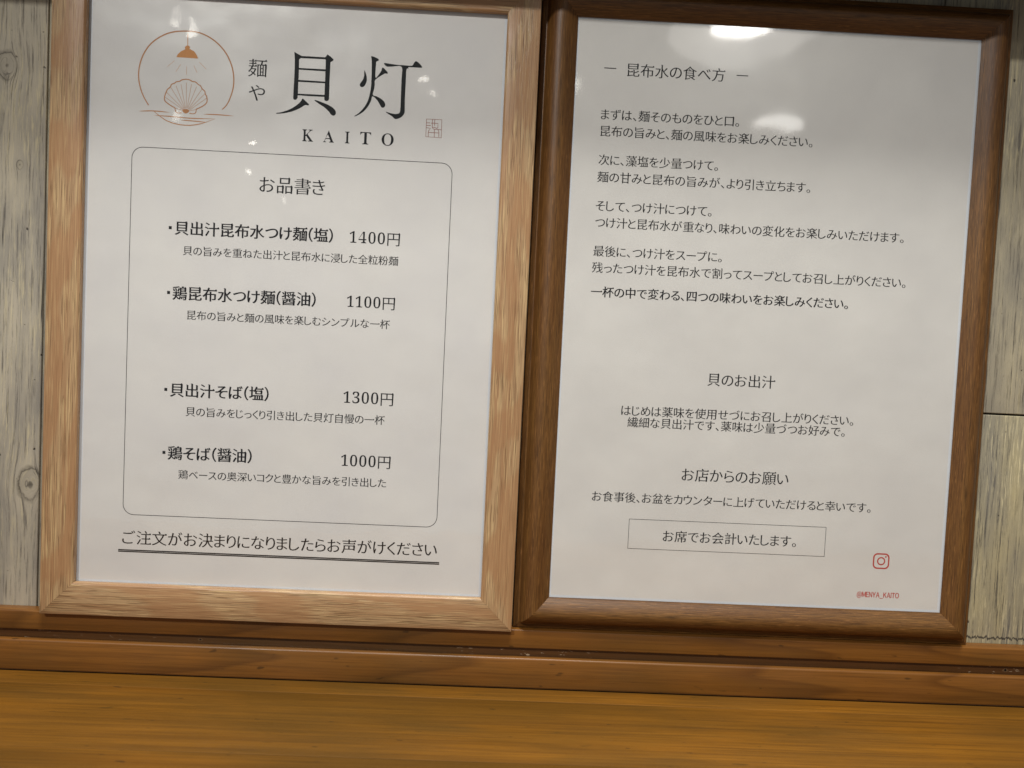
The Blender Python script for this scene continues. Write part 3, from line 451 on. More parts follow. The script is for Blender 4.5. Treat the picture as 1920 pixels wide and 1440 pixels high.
 '変': [[225,621,161,517,75,431,135,389,222,485,293,603],[689,589,788,493,867,398,926,439,847,530,746,623],[390,387,315,307,208,230,71,162,120,108,211,154,292,204,355,135,430,75,247,18,46,-16,84,-83,230,-57,371,-19,501,32,623,-20,761,-58,914,-82,958,-12,754,18,578,73,663,131,735,200,793,281,744,314,730,311,418,311,470,371],[345,244,351,249,681,249,603,172,505,109,415,171],[431,832,477,749,70,749,70,683,346,683,346,389,422,389,422,683,574,683,574,389,650,389,650,683,927,683,945,723,901,811,827,749,560,749,503,850]],
 '奥': [[639,655,570,547,615,524,696,628],[297,627,364,523,415,548,347,649],[548,412,690,312,727,353,585,448],[462,841,428,750,157,750,139,772,157,710,157,279,226,279,226,687,769,687,769,279,841,279,865,716,817,804,741,750,508,750,544,827],[454,298,441,237,56,237,56,172,417,172,349,87,228,25,38,-16,74,-81,291,-27,426,57,501,172,595,47,733,-35,914,-82,961,-11,796,21,668,81,579,172,940,172,958,211,914,299,840,237,521,237,533,298],[433,687,463,615,463,518,270,518,270,463,413,463,336,393,253,341,296,295,382,358,463,439,463,326,529,326,529,463,723,463,741,492,697,580,623,518,529,518,529,665]],
 '好': [[64,291,225,171,168,91,101,28,26,-19,73,-79,152,-26,222,40,282,121,385,10,436,73,320,189,368,312,403,456,425,624,379,636,366,633,220,633,254,833,181,838,149,633,41,633,41,563,135,563],[347,563,314,385,261,237,147,320,206,563],[659,530,659,414,428,414,428,343,659,343,659,10,655,-5,638,-10,509,-9,536,-80,632,-78,693,-68,718,-52,732,-28,736,9,736,343,957,343,975,388,931,476,857,414,736,414,736,512,840,616,927,732,876,769,858,764,473,764,473,695,807,695,737,606]],
 '少': [[227,680,149,510,53,365,118,329,214,481,298,660],[701,651,804,488,887,337,950,374,867,522,762,681],[760,321,669,215,548,132,400,68,227,23,33,-7,69,-79,270,-44,449,8,604,80,731,173,828,290],[418,860,448,788,448,222,522,222,522,838]],
 '布': [[398,839,345,685,61,685,61,612,312,612,237,484,143,369,31,274,76,210,153,272,221,342,221,13,296,13,296,359,508,359,508,-81,583,-81,583,359,809,359,809,109,804,94,787,90,649,91,674,23,779,24,844,35,875,61,884,108,884,430,809,430,583,430,583,564,478,586,508,514,508,430,290,430,395,612,938,612,956,659,912,747,838,685,427,685,475,821]],
 '席': [[279,249,261,271,279,209,279,-37,352,-37,352,183,542,183,542,-82,615,-82,615,183,813,183,813,44,810,32,796,29,683,30,704,-35,794,-34,851,-25,879,-1,887,43,911,215,863,303,787,249,615,249,615,327,778,327,778,488,941,488,959,524,915,612,841,550,778,550,778,639,705,639,705,550,447,550,447,639,377,639,377,550,225,550,225,488,377,488,377,327,542,327,542,249],[705,488,705,389,447,389,447,488],[466,824,509,737,121,737,103,759,121,697,121,449,116,289,91,117,31,-42,93,-83,157,88,186,276,192,449,192,669,949,669,967,711,923,799,849,737,594,737,539,845]],
 '幸': [[130,340,130,273,457,273,457,157,76,157,76,90,457,90,457,-81,535,-81,535,90,921,90,939,131,895,219,821,157,535,157,535,273,875,273,893,314,849,402,775,340,694,340,767,463,687,485,618,340,320,340,373,357,311,485,951,485,969,525,925,613,851,551,535,551,535,664,847,664,865,705,821,793,747,731,535,731,535,837,457,837,457,731,154,731,154,664,457,664,457,551,49,551,49,485,307,485,239,465,296,340]],
 '店': [[290,288,272,310,290,248,290,-67,364,-67,364,-27,787,-27,787,-65,863,-65,887,254,839,342,763,288,585,288,585,423,911,423,929,466,885,554,811,492,585,492,585,610,510,610,510,288],[364,40,364,218,787,218,787,40],[465,818,518,716,125,716,107,738,125,676,125,455,119,295,93,122,30,-37,96,-80,164,92,194,281,201,455,201,644,941,644,959,690,915,778,841,716,601,716,538,835]],
 '引': [[750,850,780,778,780,-80,855,-80,855,828],[143,566,88,272,466,272,443,86,412,11,394,2,368,0,211,7,230,-31,238,-70,397,-72,442,-64,477,-40,505,15,527,125,545,307,547,342,181,342,207,497,542,497,566,762,518,850,442,796,107,796,107,726,468,726,468,566]],
 '後': [[243,838,155,727,43,628,85,573,207,684,311,812],[347,378,394,387,531,398,463,315,381,243,291,185,342,130,458,216,512,148,576,87,437,23,287,-18,324,-83,486,-33,636,42,772,-31,925,-81,971,-17,825,24,696,85,764,146,822,218,867,300,819,323,806,320,558,320,616,404,842,418,892,335,953,372,882,478,788,588,730,558,801,474,480,456,663,568,844,704,779,740,648,633,463,627,557,710,646,804,576,835,481,727,410,661,376,636,347,624,370,555,416,564,562,573,436,494,374,460,327,445],[505,260,766,260,708,187,635,125,562,188],[267,634,201,530,120,435,33,356,77,290,175,386,175,-83,246,-83,246,474,334,610]],
 '慢': [[746,450,859,450,859,356,746,356],[575,450,686,450,686,356,575,356],[409,450,517,450,517,356,409,356],[343,500,325,522,343,460,343,305,926,305,950,466,902,554,826,500],[467,655,804,655,804,594,467,594],[467,756,804,756,804,697,467,697],[397,805,379,827,397,765,397,546,878,546,902,771,854,859,778,805],[135,860,165,788,165,-79,234,-79,234,838],[77,645,61,513,32,389,85,371,114,503,128,638],[251,662,295,488,351,510,303,678],[794,193,725,132,639,81,554,132,485,193],[328,255,328,193,401,193,473,114,562,48,429,9,290,-16,325,-81,485,-47,637,7,771,-45,919,-79,965,-14,835,10,715,47,791,98,856,160,907,231,858,258,845,255]],
 '文': [[422,821,465,739,496,664,578,691,545,765,500,845],[50,662,50,588,205,588,271,444,351,314,446,199,328,116,191,47,36,-7,83,-78,240,-18,379,56,501,146,621,55,758,-18,912,-73,964,-4,813,46,677,115,558,200,651,312,729,441,794,588,951,588,969,636,925,724,851,662],[503,252,416,353,342,466,283,588,709,588,653,462,584,350]],
 '方': [[439,816,507,665,68,665,68,592,340,592,330,453,305,313,257,183,174,68,46,-23,101,-82,255,37,348,189,397,360,754,360,736,175,715,64,689,12,669,2,641,0,473,7,491,-29,500,-66,667,-69,716,-60,754,-34,787,32,812,168,833,397,836,433,409,433,422,592,933,592,951,639,907,727,833,665,513,665,583,696,511,844]],
 '旨': [[240,146,763,146,763,27,240,27],[240,207,240,316,763,316,763,207],[168,383,150,405,168,343,168,-80,240,-80,240,-39,763,-39,763,-76,839,-76,863,349,815,437,739,383],[775,794,520,748,211,712,211,837,106,859,136,787,136,596,154,523,218,487,345,478,722,478,826,491,879,539,903,637,828,663,815,590,785,557,721,548,340,548,258,552,221,566,211,596,211,649,538,683,827,734]],
 '昆': [[221,590,776,590,776,496,221,496],[221,743,776,743,776,649,221,649],[147,805,129,827,147,765,147,433,854,433,878,771,830,859,754,805],[139,-64,217,-43,507,4,500,68,237,32,237,217,482,217,500,260,456,348,382,286,237,286,237,393,160,393,160,64,151,33,131,15,110,6],[860,352,749,289,611,231,611,395,507,417,537,345,537,51,547,-15,586,-49,662,-58,841,-58,907,-44,942,8,958,111,889,141,882,58,867,21,835,12,669,12,632,15,615,26,611,52,611,165,775,225,921,298]],
 '書': [[256,67,750,67,750,3,256,3],[256,116,256,177,750,177,750,116],[183,228,165,250,183,188,183,-83,256,-83,256,-50,750,-50,750,-81,825,-81,849,194,801,282,725,228],[55,332,55,275,942,275,960,306,916,394,842,332,533,332,533,390,876,390,894,415,850,503,776,441,533,441,533,497,820,497,820,606,942,606,960,636,916,724,842,662,820,662,820,769,533,769,533,840,458,840,458,769,162,769,162,719,458,719,458,662,57,662,57,606,458,606,458,547,151,547,151,497,458,497,458,441,123,441,123,390,458,390,458,332],[533,719,746,719,746,662,533,662],[533,547,533,606,746,606,746,547]],
 '最': [[247,633,751,633,751,562,247,562],[247,753,751,753,751,683,247,683],[176,806,158,828,176,766,176,510,826,510,850,772,802,860,726,806],[395,391,395,324,213,324,213,391],[47,43,54,-24,395,17,395,-80,467,-80,467,26,521,33,521,94,467,88,467,391,946,391,964,428,920,516,846,454,49,454,49,391,145,391,145,52],[506,329,506,267,565,267,546,261,599,158,669,70,582,16,490,-22,528,-77,626,-33,718,26,810,-34,916,-77,961,-18,858,18,769,71,830,140,880,221,917,313,875,332,861,329],[611,267,830,267,782,184,719,113,658,184],[395,268,395,197,213,197,213,268],[395,142,395,80,213,59,213,142]],
 '杯': [[705,489,826,371,919,257,973,308,877,420,754,533],[393,754,393,683,685,683,598,530,485,400,350,299,403,236,523,331,630,448,630,-79,704,-79,704,556,768,683,955,683,973,728,929,816,855,754],[176,860,206,788,206,624,52,624,52,552,196,552,153,412,94,279,28,175,67,107,142,236,206,400,206,-79,279,-79,279,436,361,325,405,384,279,516,279,552,413,552,431,598,387,686,313,624,279,624,279,838]],
 '楽': [[384,519,613,519,613,416,384,416],[384,676,613,676,613,575,384,575],[69,734,162,658,231,578,285,627,214,704,120,778],[688,492,812,417,912,341,959,398,856,472,732,542],[862,788,784,702,697,623,752,586,840,662,926,750],[36,400,75,339,297,472,276,534],[466,839,440,737,314,737,296,759,314,697,314,356,459,356,459,270,57,270,57,203,388,203,286,120,164,50,37,-1,87,-64,222,-2,351,83,459,183,459,-78,535,-78,535,180,643,82,773,2,911,-56,961,6,829,55,705,122,603,203,942,203,960,244,916,332,842,270,535,270,535,356,686,356,710,703,662,791,586,737,514,737,547,826]],
 '次': [[57,715,164,647,249,576,297,637,209,705,102,769],[42,73,111,21,307,328,249,378,143,212],[453,838,413,681,358,540,288,425,360,383,417,479,467,594,835,594,800,490,761,402,825,370,880,495,929,642,875,672,860,668,492,668,533,823],[567,546,567,484,563,390,540,286,487,177,391,71,239,-26,296,-84,458,23,561,142,618,264,686,119,781,6,909,-73,958,-7,810,84,708,227,645,410,647,483,647,546]],
 '残': [[702,778,781,734,847,687,891,734,825,779,746,820],[885,348,814,261,726,182,686,366,947,416,934,482,677,434,664,564,919,602,908,669,660,632,656,840,552,862,582,790,589,622,430,598,442,531,593,553,606,421,409,384,422,316,615,353,636,238,663,138,521,61,366,3,411,-59,555,-1,688,72,734,-7,789,-56,855,-74,910,-61,942,-17,960,71,905,110,897,42,884,7,863,-2,821,12,783,51,750,115,859,210,947,318],[143,320,252,240,195,132,124,46,42,-21,94,-75,236,68,341,283,404,576,361,589,348,586,217,586,248,723,436,723,454,766,410,854,336,792,49,792,49,723,177,723,143,572,95,437,32,326,83,268,147,382,198,519,327,519,307,408,278,308,182,371]],
 '水': [[71,582,71,507,316,507,251,326,156,180,39,76,100,18,231,146,336,330,406,566,357,585,343,582],[815,650,724,539,621,432,541,594,541,836,431,858,461,786,461,22,456,5,439,0,313,1,342,-81,437,-78,499,-65,531,-35,541,23,541,444,644,273,770,129,916,24,972,93,856,164,750,260,658,376,772,482,883,602]],
 '汁': [[93,775,289,659,333,721,135,830],[38,503,238,401,278,465,185,513,78,559],[76,-16,139,-67,320,256,265,305,169,131],[568,857,598,785,598,494,323,494,323,416,598,416,598,-80,677,-80,677,416,959,416,977,468,933,556,859,494,677,494,677,835]],
 '決': [[91,775,190,721,269,661,312,723,231,779,132,829],[38,505,138,454,219,398,262,461,180,514,79,560],[66,-18,130,-66,295,259,237,306,150,130],[802,381,629,381,633,496,633,607,802,607],[528,859,558,787,558,678,361,678,361,607,558,607,558,497,553,381,306,381,306,310,543,310,498,185,409,71,260,-28,320,-82,473,24,566,147,614,281,683,125,783,3,913,-82,966,-18,839,58,743,169,679,310,958,310,958,381,875,381,899,644,851,732,775,678,633,678,633,837]],
 '油': [[93,771,198,715,285,656,330,719,241,774,136,826],[42,498,144,443,229,387,271,450,185,503,83,552],[76,-16,141,-65,296,219,239,267,156,113],[601,54,437,54,437,273,601,273],[674,54,674,273,846,273,846,54],[366,629,348,651,366,589,366,-77,437,-77,437,-18,846,-18,846,-71,918,-71,942,595,894,683,818,629,674,629,674,836,571,858,601,786,601,629],[601,346,437,346,437,556,601,556],[674,346,674,556,846,556,846,346]],
 '注': [[94,772,197,717,283,660,326,722,239,775,136,826],[42,496,143,442,226,387,268,450,183,502,83,551],[71,-18,134,-69,227,88,315,254,261,304,165,129],[547,817,595,731,629,651,702,680,666,758,614,842],[333,647,333,576,595,576,595,351,371,351,371,280,595,280,595,23,301,23,301,-49,959,-49,977,-3,933,85,859,23,673,23,673,280,900,280,918,325,874,413,800,351,673,351,673,576,935,576,953,621,909,709,835,647]],
 '浸': [[307,422,289,444,307,382,307,271,373,271,373,365,880,365,880,272,948,272,972,388,924,476,848,422],[82,773,177,719,254,663,300,724,221,777,126,826],[35,512,132,457,210,401,255,462,175,515,78,565],[67,-21,132,-65,266,258,208,300,137,126],[406,672,406,614,801,614,801,541,378,541,378,485,873,485,897,768,849,856,773,802,378,802,378,745,801,745,801,672],[767,237,707,161,628,99,551,162,493,237],[395,297,395,237,441,237,424,231,487,140,567,64,436,13,292,-17,325,-79,483,-40,626,22,751,-39,895,-79,939,-18,807,13,689,62,759,122,817,195,862,280,819,300,805,297]],
 '深': [[327,783,309,805,327,743,327,603,395,603,395,717,847,717,847,606,916,606,940,749,892,837,816,783],[506,651,423,546,317,461,371,409,482,508,573,630],[660,622,767,516,849,413,907,455,822,556,714,659],[84,770,174,719,248,665,288,729,212,779,123,827],[38,500,135,447,215,393,254,455,173,507,76,554],[61,-10,117,-62,272,257,222,308,140,135],[579,465,579,356,321,356,321,288,534,288,462,184,370,96,267,33,317,-25,417,43,506,134,579,241,579,-75,654,-75,654,244,724,139,806,47,897,-23,949,37,855,101,770,187,702,288,918,288,936,330,892,418,818,356,654,356,654,465]],
 '灯': [[100,633,85,505,56,389,114,365,144,492,157,626],[379,649,306,442,352,421,443,624],[188,855,218,783,218,514,208,325,159,141,43,-25,97,-80,171,7,224,101,259,200,389,49,439,107,275,275,288,394,291,514,291,833],[443,756,443,683,705,683,705,30,699,11,678,5,511,7,542,-74,660,-72,735,-60,764,-42,779,-13,784,30,784,683,958,683,976,730,932,818,858,756]],
 '甘': [[656,856,686,784,686,647,312,647,312,834,203,856,233,784,233,647,48,647,48,573,233,573,233,-80,312,-80,312,-12,686,-12,686,-74,767,-74,767,573,949,573,967,621,923,709,849,647,767,647,767,834],[312,573,686,573,686,356,312,356],[312,62,312,283,686,283,686,62]],
 '用': [[153,768,135,790,153,728,153,406,146,257,112,103,32,-36,90,-85,153,9,193,115,215,226,466,226,466,-71,542,-71,542,226,811,226,811,22,805,3,784,-3,627,-2,653,-74,768,-73,839,-62,866,-46,880,-19,885,22,909,734,861,822,785,768],[226,696,466,696,466,536,226,536],[811,696,811,536,542,536,542,696],[226,465,466,465,466,297,222,297,226,406],[811,465,811,297,542,297,542,465]],
 '盆': [[155,275,137,297,155,235,155,15,45,15,45,-53,953,-53,953,15,850,15,874,241,826,329,750,275],[225,15,225,210,362,210,362,15],[431,15,431,210,568,210,568,15],[638,15,638,210,777,210,777,15],[336,838,261,737,159,653,40,590,96,536,170,577,241,626,241,563,391,563,348,471,263,401,116,353,155,293,319,355,416,444,466,563,689,563,673,440,652,390,615,381,493,386,513,320,645,319,684,325,714,345,745,421,767,598,770,630,722,630,246,630,337,716,407,816],[662,839,599,811,676,718,770,630,914,532,966,590,853,656,746,743]],
 '立': [[97,649,97,574,904,574,922,623,878,711,804,649],[235,504,291,285,330,81,409,101,368,303,309,521],[427,824,476,661,552,684,500,844],[689,521,623,273,540,38,54,38,54,-37,944,-37,962,12,918,100,844,38,620,38,702,263,774,506]],
 '粉': [[783,821,716,808,759,645,822,515,912,405,936,438,965,466,882,560,824,675],[53,754,103,539,162,554,108,767],[353,775,286,553,337,538,421,757],[45,494,45,424,181,424,114,262,31,130,71,57,138,167,197,303,197,-79,267,-79,267,295,362,158,409,216,267,378,267,424,399,424,399,461,427,396,460,425,460,371,579,371,546,203,481,71,375,-23,426,-78,541,32,614,180,652,371,801,371,780,107,754,9,740,-2,720,-4,622,1,641,-68,754,-68,789,-60,818,-36,842,27,861,166,875,407,877,442,477,442,549,543,602,664,637,804,566,815,532,678,477,563,399,473,399,494,267,494,267,838,167,860,197,788,197,494]],
 '粒': [[54,758,89,644,108,539,165,552,143,658,107,771],[349,775,319,660,282,551,330,537,412,759],[421,656,421,585,926,585,944,630,900,718,826,656],[478,508,524,280,551,78,622,100,591,297,543,524],[592,823,639,666,711,687,661,841],[47,503,47,433,179,433,115,269,35,134,73,61,135,170,190,307,190,-79,260,-79,260,312,352,167,401,226,260,397,260,433,397,433,415,477,371,565,297,503,260,503,260,836,160,858,190,786,190,503],[380,34,380,-40,954,-40,972,8,928,96,854,34,766,34,821,269,869,518,793,531,752,277,699,34]],
 '細': [[187,188,212,-26,270,-12,242,200],[80,196,61,73,32,-35,90,-57,119,56,141,185],[298,209,355,14,410,33,349,225],[64,239,124,256,342,291,352,250,410,272,382,363,339,464,286,446,325,346,150,322,268,480,375,654,314,690,238,551,133,543,213,669,285,810,220,837,147,681,89,584,60,547,34,530,57,465,199,490,115,372,74,326,41,304],[651,70,522,70,522,352,651,352],[721,70,721,352,860,352,860,70],[453,786,435,808,453,746,453,-65,522,-65,522,0,860,0,860,-57,931,-57,955,752,907,840,831,786],[651,423,522,423,522,711,651,711],[721,423,721,711,860,711,860,423]],
 '繊': [[354,395,379,284,390,181,438,193,426,296,398,407],[670,412,621,192,662,179,726,396],[805,764,854,680,887,599,945,625,911,703,860,786],[166,186,187,-18,237,-6,213,196],[85,196,68,73,40,-35,88,-54,115,58,135,186],[256,201,298,45,344,63,299,216],[874,414,848,323,813,237,794,494,954,494,972,527,928,615,854,553,792,553,788,837,695,859,725,787,731,553,569,553,569,669,693,669,711,703,667,791,593,729,569,729,569,839,501,839,501,729,371,729,371,669,501,669,501,553,332,553,332,494,450,494,450,74,329,49,350,-14,700,70,694,128,619,111,619,494,734,494,746,306,765,151,687,51,592,-32,641,-78,718,-12,783,65,809,-8,843,-55,885,-72,915,-57,943,-2,965,109,918,145,906,44,886,8,854,42,829,133,890,260,934,400],[505,86,505,494,564,494,564,99],[68,231,117,249,287,285,298,232,346,248,290,439,246,428,274,338,142,315,242,476,334,656,276,680,214,542,125,537,189,668,245,815,184,834,131,680,87,582,65,545,44,528,63,465,184,483,111,360,77,313,48,291]],
 '自': [[238,410,772,410,772,263,238,263],[238,481,238,629,772,629,772,481],[238,193,772,193,772,46,238,46],[454,840,415,701,163,701,145,723,163,661,163,-81,238,-81,238,-25,772,-25,772,-76,851,-76,875,667,827,755,751,701,491,701,541,828]],
 '薬': [[385,417,614,417,614,336,385,336],[385,548,614,548,614,469,385,469],[856,639,786,567,708,500,763,470,842,532,919,605],[85,593,164,526,221,457,278,500,218,567,139,632],[689,393,803,329,898,262,942,315,847,380,732,440],[52,326,84,263,298,365,283,425],[631,838,631,769,363,769,363,838,289,838,289,769,58,769,58,704,289,704,289,627,363,627,363,704,631,704,631,627,706,627,706,704,942,704,960,743,916,831,842,769,706,769,706,838],[58,224,58,159,385,159,282,88,161,31,37,-10,83,-69,218,-16,349,57,460,145,460,-79,534,-79,534,145,642,56,774,-15,914,-64,959,-4,828,34,705,89,602,159,940,159,958,198,914,286,840,224,534,224,534,282,684,282,708,567,660,655,584,601,510,601,540,666,467,680,440,601,318,601,300,623,318,561,318,282,460,282,460,224]],
 '藻': [[99,597,188,543,259,486,305,540,232,595,143,645],[46,399,136,347,207,291,252,346,179,400,90,449],[54,-30,118,-73,251,185,195,227,124,88],[491,583,740,583,740,510,491,510],[420,632,402,654,420,592,420,461,813,461,837,598,789,686,713,632],[381,379,524,379,524,301,381,301],[318,424,300,446,318,384,318,258,589,258,613,390,565,478,489,424],[707,380,855,380,855,302,707,302],[644,424,626,446,644,384,644,258,922,258,946,390,898,478,822,424],[629,838,629,774,366,774,366,838,292,838,292,774,56,774,56,708,292,708,292,639,366,639,366,708,629,708,629,643,703,643,703,708,944,708,962,748,918,836,844,774,703,774,703,838],[580,257,580,196,279,196,279,135,520,135,440,73,344,21,243,-16,290,-74,396,-26,497,38,580,116,580,-80,653,-80,653,118,730,42,823,-22,923,-68,971,-9,875,25,785,75,711,135,951,135,969,170,925,258,851,196,653,196,653,257]],
 '計': [[108,537,108,477,434,477,452,511,408,599,334,537],[108,405,108,346,432,346,450,379,406,467,332,405],[64,668,64,606,477,606,495,642,451,730,377,668],[182,812,257,678,317,713,240,842],[116,272,98,294,116,232,116,-67,181,-67,181,-19,434,-19,458,238,410,326,334,272],[181,209,368,209,368,44,181,44],[640,842,670,770,670,493,475,493,475,419,670,419,670,-80,747,-80,747,419,952,419,970,467,926,555,852,493,747,493,747,820]],
 '豊': [[69,413,69,357,933,357,951,387,907,475,833,413],[256,252,741,252,741,164,256,164],[275,92,321,2,54,2,54,-58,948,-58,966,-24,922,64,848,2,674,2,725,90,667,111,817,111,841,271,793,359,717,305,183,305,165,327,183,265,183,111,336,111],[354,2,392,15,340,111,658,111,600,2],[220,590,358,590,358,519,220,519],[423,590,570,590,570,519,423,519],[636,590,782,590,782,519,636,519],[220,712,358,712,358,642,220,642],[423,712,570,712,570,642,423,642],[636,712,782,712,782,642,636,642],[570,840,570,767,423,767,423,840,358,840,358,767,152,767,134,789,152,727,152,465,854,465,878,733,830,821,754,767,636,767,636,840]],
 '貝': [[580,91,739,2,873,-84,938,-29,800,55,642,139],[254,539,753,539,753,421,254,421],[254,355,753,355,753,236,254,236],[254,721,753,721,753,604,254,604],[179,791,161,813,179,751,179,168,832,168,856,757,808,845,732,791],[348,140,218,51,57,-25,117,-81,278,-2,422,94]],
 '醤': [[62,767,110,694,144,626,201,658,166,725,116,795],[386,708,425,653,452,599,505,627,477,679,437,732],[548,729,580,672,599,617,655,641,635,694,602,750],[836,837,619,808,355,791,372,743,645,759,888,792],[121,255,103,277,121,215,121,-79,191,-79,191,-53,808,-53,808,-77,882,-77,906,221,858,309,782,255,602,255,602,306,927,306,945,332,901,420,827,358,69,358,69,306,374,306,374,255],[191,-8,191,35,808,35,808,-8],[191,79,191,209,370,209,348,178,298,149,206,128,243,83,352,117,410,161,432,209,542,209,542,181,549,140,579,121,638,116,791,116,808,116,808,79],[434,306,542,306,542,255,434,255],[602,209,808,209,808,160,782,157,644,157,610,161,602,181],[801,756,704,627,749,606,749,593,347,593,347,541,467,541,421,506,489,454,543,402,592,442,538,493,470,541,749,541,749,446,745,434,731,430,619,431,641,379,728,380,782,387,809,406,816,444,816,541,935,541,953,567,909,655,835,593,816,593,816,643,791,643,864,729],[44,500,75,438,237,518,237,378,308,378,308,837,207,859,237,787,237,579]],
 '重': [[159,539,141,561,159,499,159,228,458,228,458,160,127,160,127,100,458,100,458,13,52,13,52,-48,946,-48,964,-13,920,75,846,13,533,13,533,100,884,100,902,134,858,222,784,160,533,160,533,228,846,228,870,505,822,593,746,539,533,539,533,599,941,599,959,635,915,723,841,661,533,661,533,738,845,774,805,832,497,797,133,779,149,720,458,732,458,661,58,661,58,599,458,599,458,539],[231,359,458,359,458,283,231,283],[533,359,770,359,770,283,533,283],[231,485,458,485,458,410,231,410],[533,485,770,485,770,410,533,410]],
 '量': [[249,663,745,663,745,608,249,608],[249,761,745,761,745,707,249,707],[177,806,159,828,177,766,177,563,820,563,844,772,796,860,720,806],[52,521,52,464,946,464,964,495,920,583,846,521],[229,272,461,272,461,214,229,214],[534,272,775,272,775,214,534,214],[229,372,461,372,461,316,229,316],[534,372,775,372,775,316,534,316],[47,3,47,-55,952,-55,970,-23,926,65,852,3,534,3,534,61,871,61,889,88,845,176,771,114,534,114,534,169,849,169,873,385,825,473,749,419,159,419,141,441,159,379,159,169,461,169,461,114,131,114,131,61,461,61,461,3]],
 '願': [[217,215,191,114,151,28,204,-2,246,92,277,203],[420,199,479,36,534,57,471,216],[266,418,439,418,439,319,266,319],[266,569,439,569,439,472,266,472],[625,419,859,419,859,321,625,321],[625,265,859,265,859,167,625,167],[625,571,859,571,859,475,625,475],[643,87,568,22,472,-33,520,-81,619,-22,706,51],[776,51,854,-16,915,-81,973,-41,909,22,831,86],[206,625,206,263,321,263,321,-8,318,-17,308,-21,233,-21,253,-79,315,-78,356,-69,378,-47,384,-10,384,263,502,263,502,625,364,625,392,725,506,725,524,765,480,853,406,791,90,791,72,813,90,751,90,423,86,274,69,118,27,-25,83,-63,129,91,150,262,155,423,155,725,317,725,300,625],[560,629,542,651,560,589,560,108,925,108,949,595,901,683,825,629,750,629,775,726,951,726,969,765,925,853,851,791,528,791,528,726,700,726,683,629]],
 '風': [[154,784,136,806,154,744,154,462,147,295,114,120,35,-40,96,-82,179,90,216,282,224,462,224,713,768,713,770,463,778,245,797,73,833,-39,893,-80,933,-62,955,-4,966,101,919,154,914,44,901,-1,858,119,842,414,864,750,816,838,740,784],[343,429,456,429,456,275,343,275],[523,429,637,429,637,275,523,275],[598,172,652,87,523,79,523,214,700,214,724,455,676,543,600,489,523,489,523,585,722,622,668,676,481,642,254,620,274,563,456,577,456,489,282,489,264,511,282,449,282,214,456,214,456,75,221,62,227,-7,683,26,713,-52,775,-29,728,79,655,191]],
 '食': [[706,364,706,275,289,275,289,364],[706,422,289,422,289,505,706,505],[437,153,649,38,824,-78,878,-26,697,89,871,205,815,248,781,220,781,541,922,485,972,550,811,607,662,689,544,787,561,812,495,845,376,715,217,609,38,533,86,472,215,528,215,49,204,6,182,-14,210,-78,281,-56,534,-2,534,63,289,18,289,213,772,213,636,123,486,197],[427,647,477,566,286,566,401,646,502,738,606,646,730,566,553,566,493,666]],
 '鶏': [[51,653,87,569,109,490,169,513,146,590,108,672],[198,687,226,600,239,521,302,536,286,615,256,701],[424,704,353,506,404,486,492,682],[433,830,255,792,45,769,64,710,282,732,478,772],[503,177,481,67,438,-21,491,-52,525,9,545,83,557,163],[591,148,607,-17,656,-10,637,155],[683,160,724,21,769,33,726,171],[766,178,823,71,864,89,804,192],[228,499,228,419,73,419,73,356,228,356,228,318,226,261,48,261,48,196,216,196,188,116,131,39,37,-30,85,-81,167,-21,225,46,263,117,388,-20,441,25,285,184,287,196,478,196,496,235,452,323,378,261,296,261,298,318,298,356,458,356,476,393,432,481,358,419,298,419,298,499],[674,839,647,746,520,746,502,768,520,706,520,221,884,221,868,49,849,-17,837,-25,820,-27,728,-23,744,-78,847,-79,878,-72,901,-55,928,32,947,250,948,279,587,279,587,338,959,338,977,368,933,456,859,394,587,394,587,454,895,454,919,712,871,800,795,746,719,746,754,825],[587,691,828,691,828,625,587,625],[587,509,587,574,828,574,828,509]],
 '麺': [[672,335,748,335,748,212,672,212],[672,393,672,510,748,510,748,393],[672,155,748,155,748,33,672,33],[618,33,543,33,543,510,618,510],[800,33,800,510,874,510,874,33],[484,576,466,598,484,536,484,-79,543,-79,543,-33,874,-33,874,-77,933,-77,957,542,909,630,833,576,731,576,760,715,953,715,971,756,927,844,853,782,465,782,465,715,688,715,661,576],[142,190,240,116,145,34,35,-24,79,-81,191,-18,290,70,363,-18,410,32,330,122,390,225,433,349,390,369,378,366,229,366,261,441,449,441,467,476,423,564,349,502,290,502,290,574,424,574,442,606,398,694,324,632,290,632,290,699,438,699,456,732,412,820,338,758,290,758,290,838,223,838,223,758,65,758,65,699,223,699,223,632,77,632,77,574,223,574,223,502,52,502,52,441,189,441,145,348,90,266,25,198,72,147,138,219,197,307,350,307,320,232,280,166,184,234]],
 '（': [[693,379,718,196,787,38,892,-96,951,-65,852,64,789,211,766,379,789,547,852,694,951,823,892,854,787,720,718,561]],
 '）': [[304,379,279,561,210,720,106,854,46,823,145,694,209,547,231,379,209,211,145,64,46,-65,106,-96,210,38,279,196]],
}
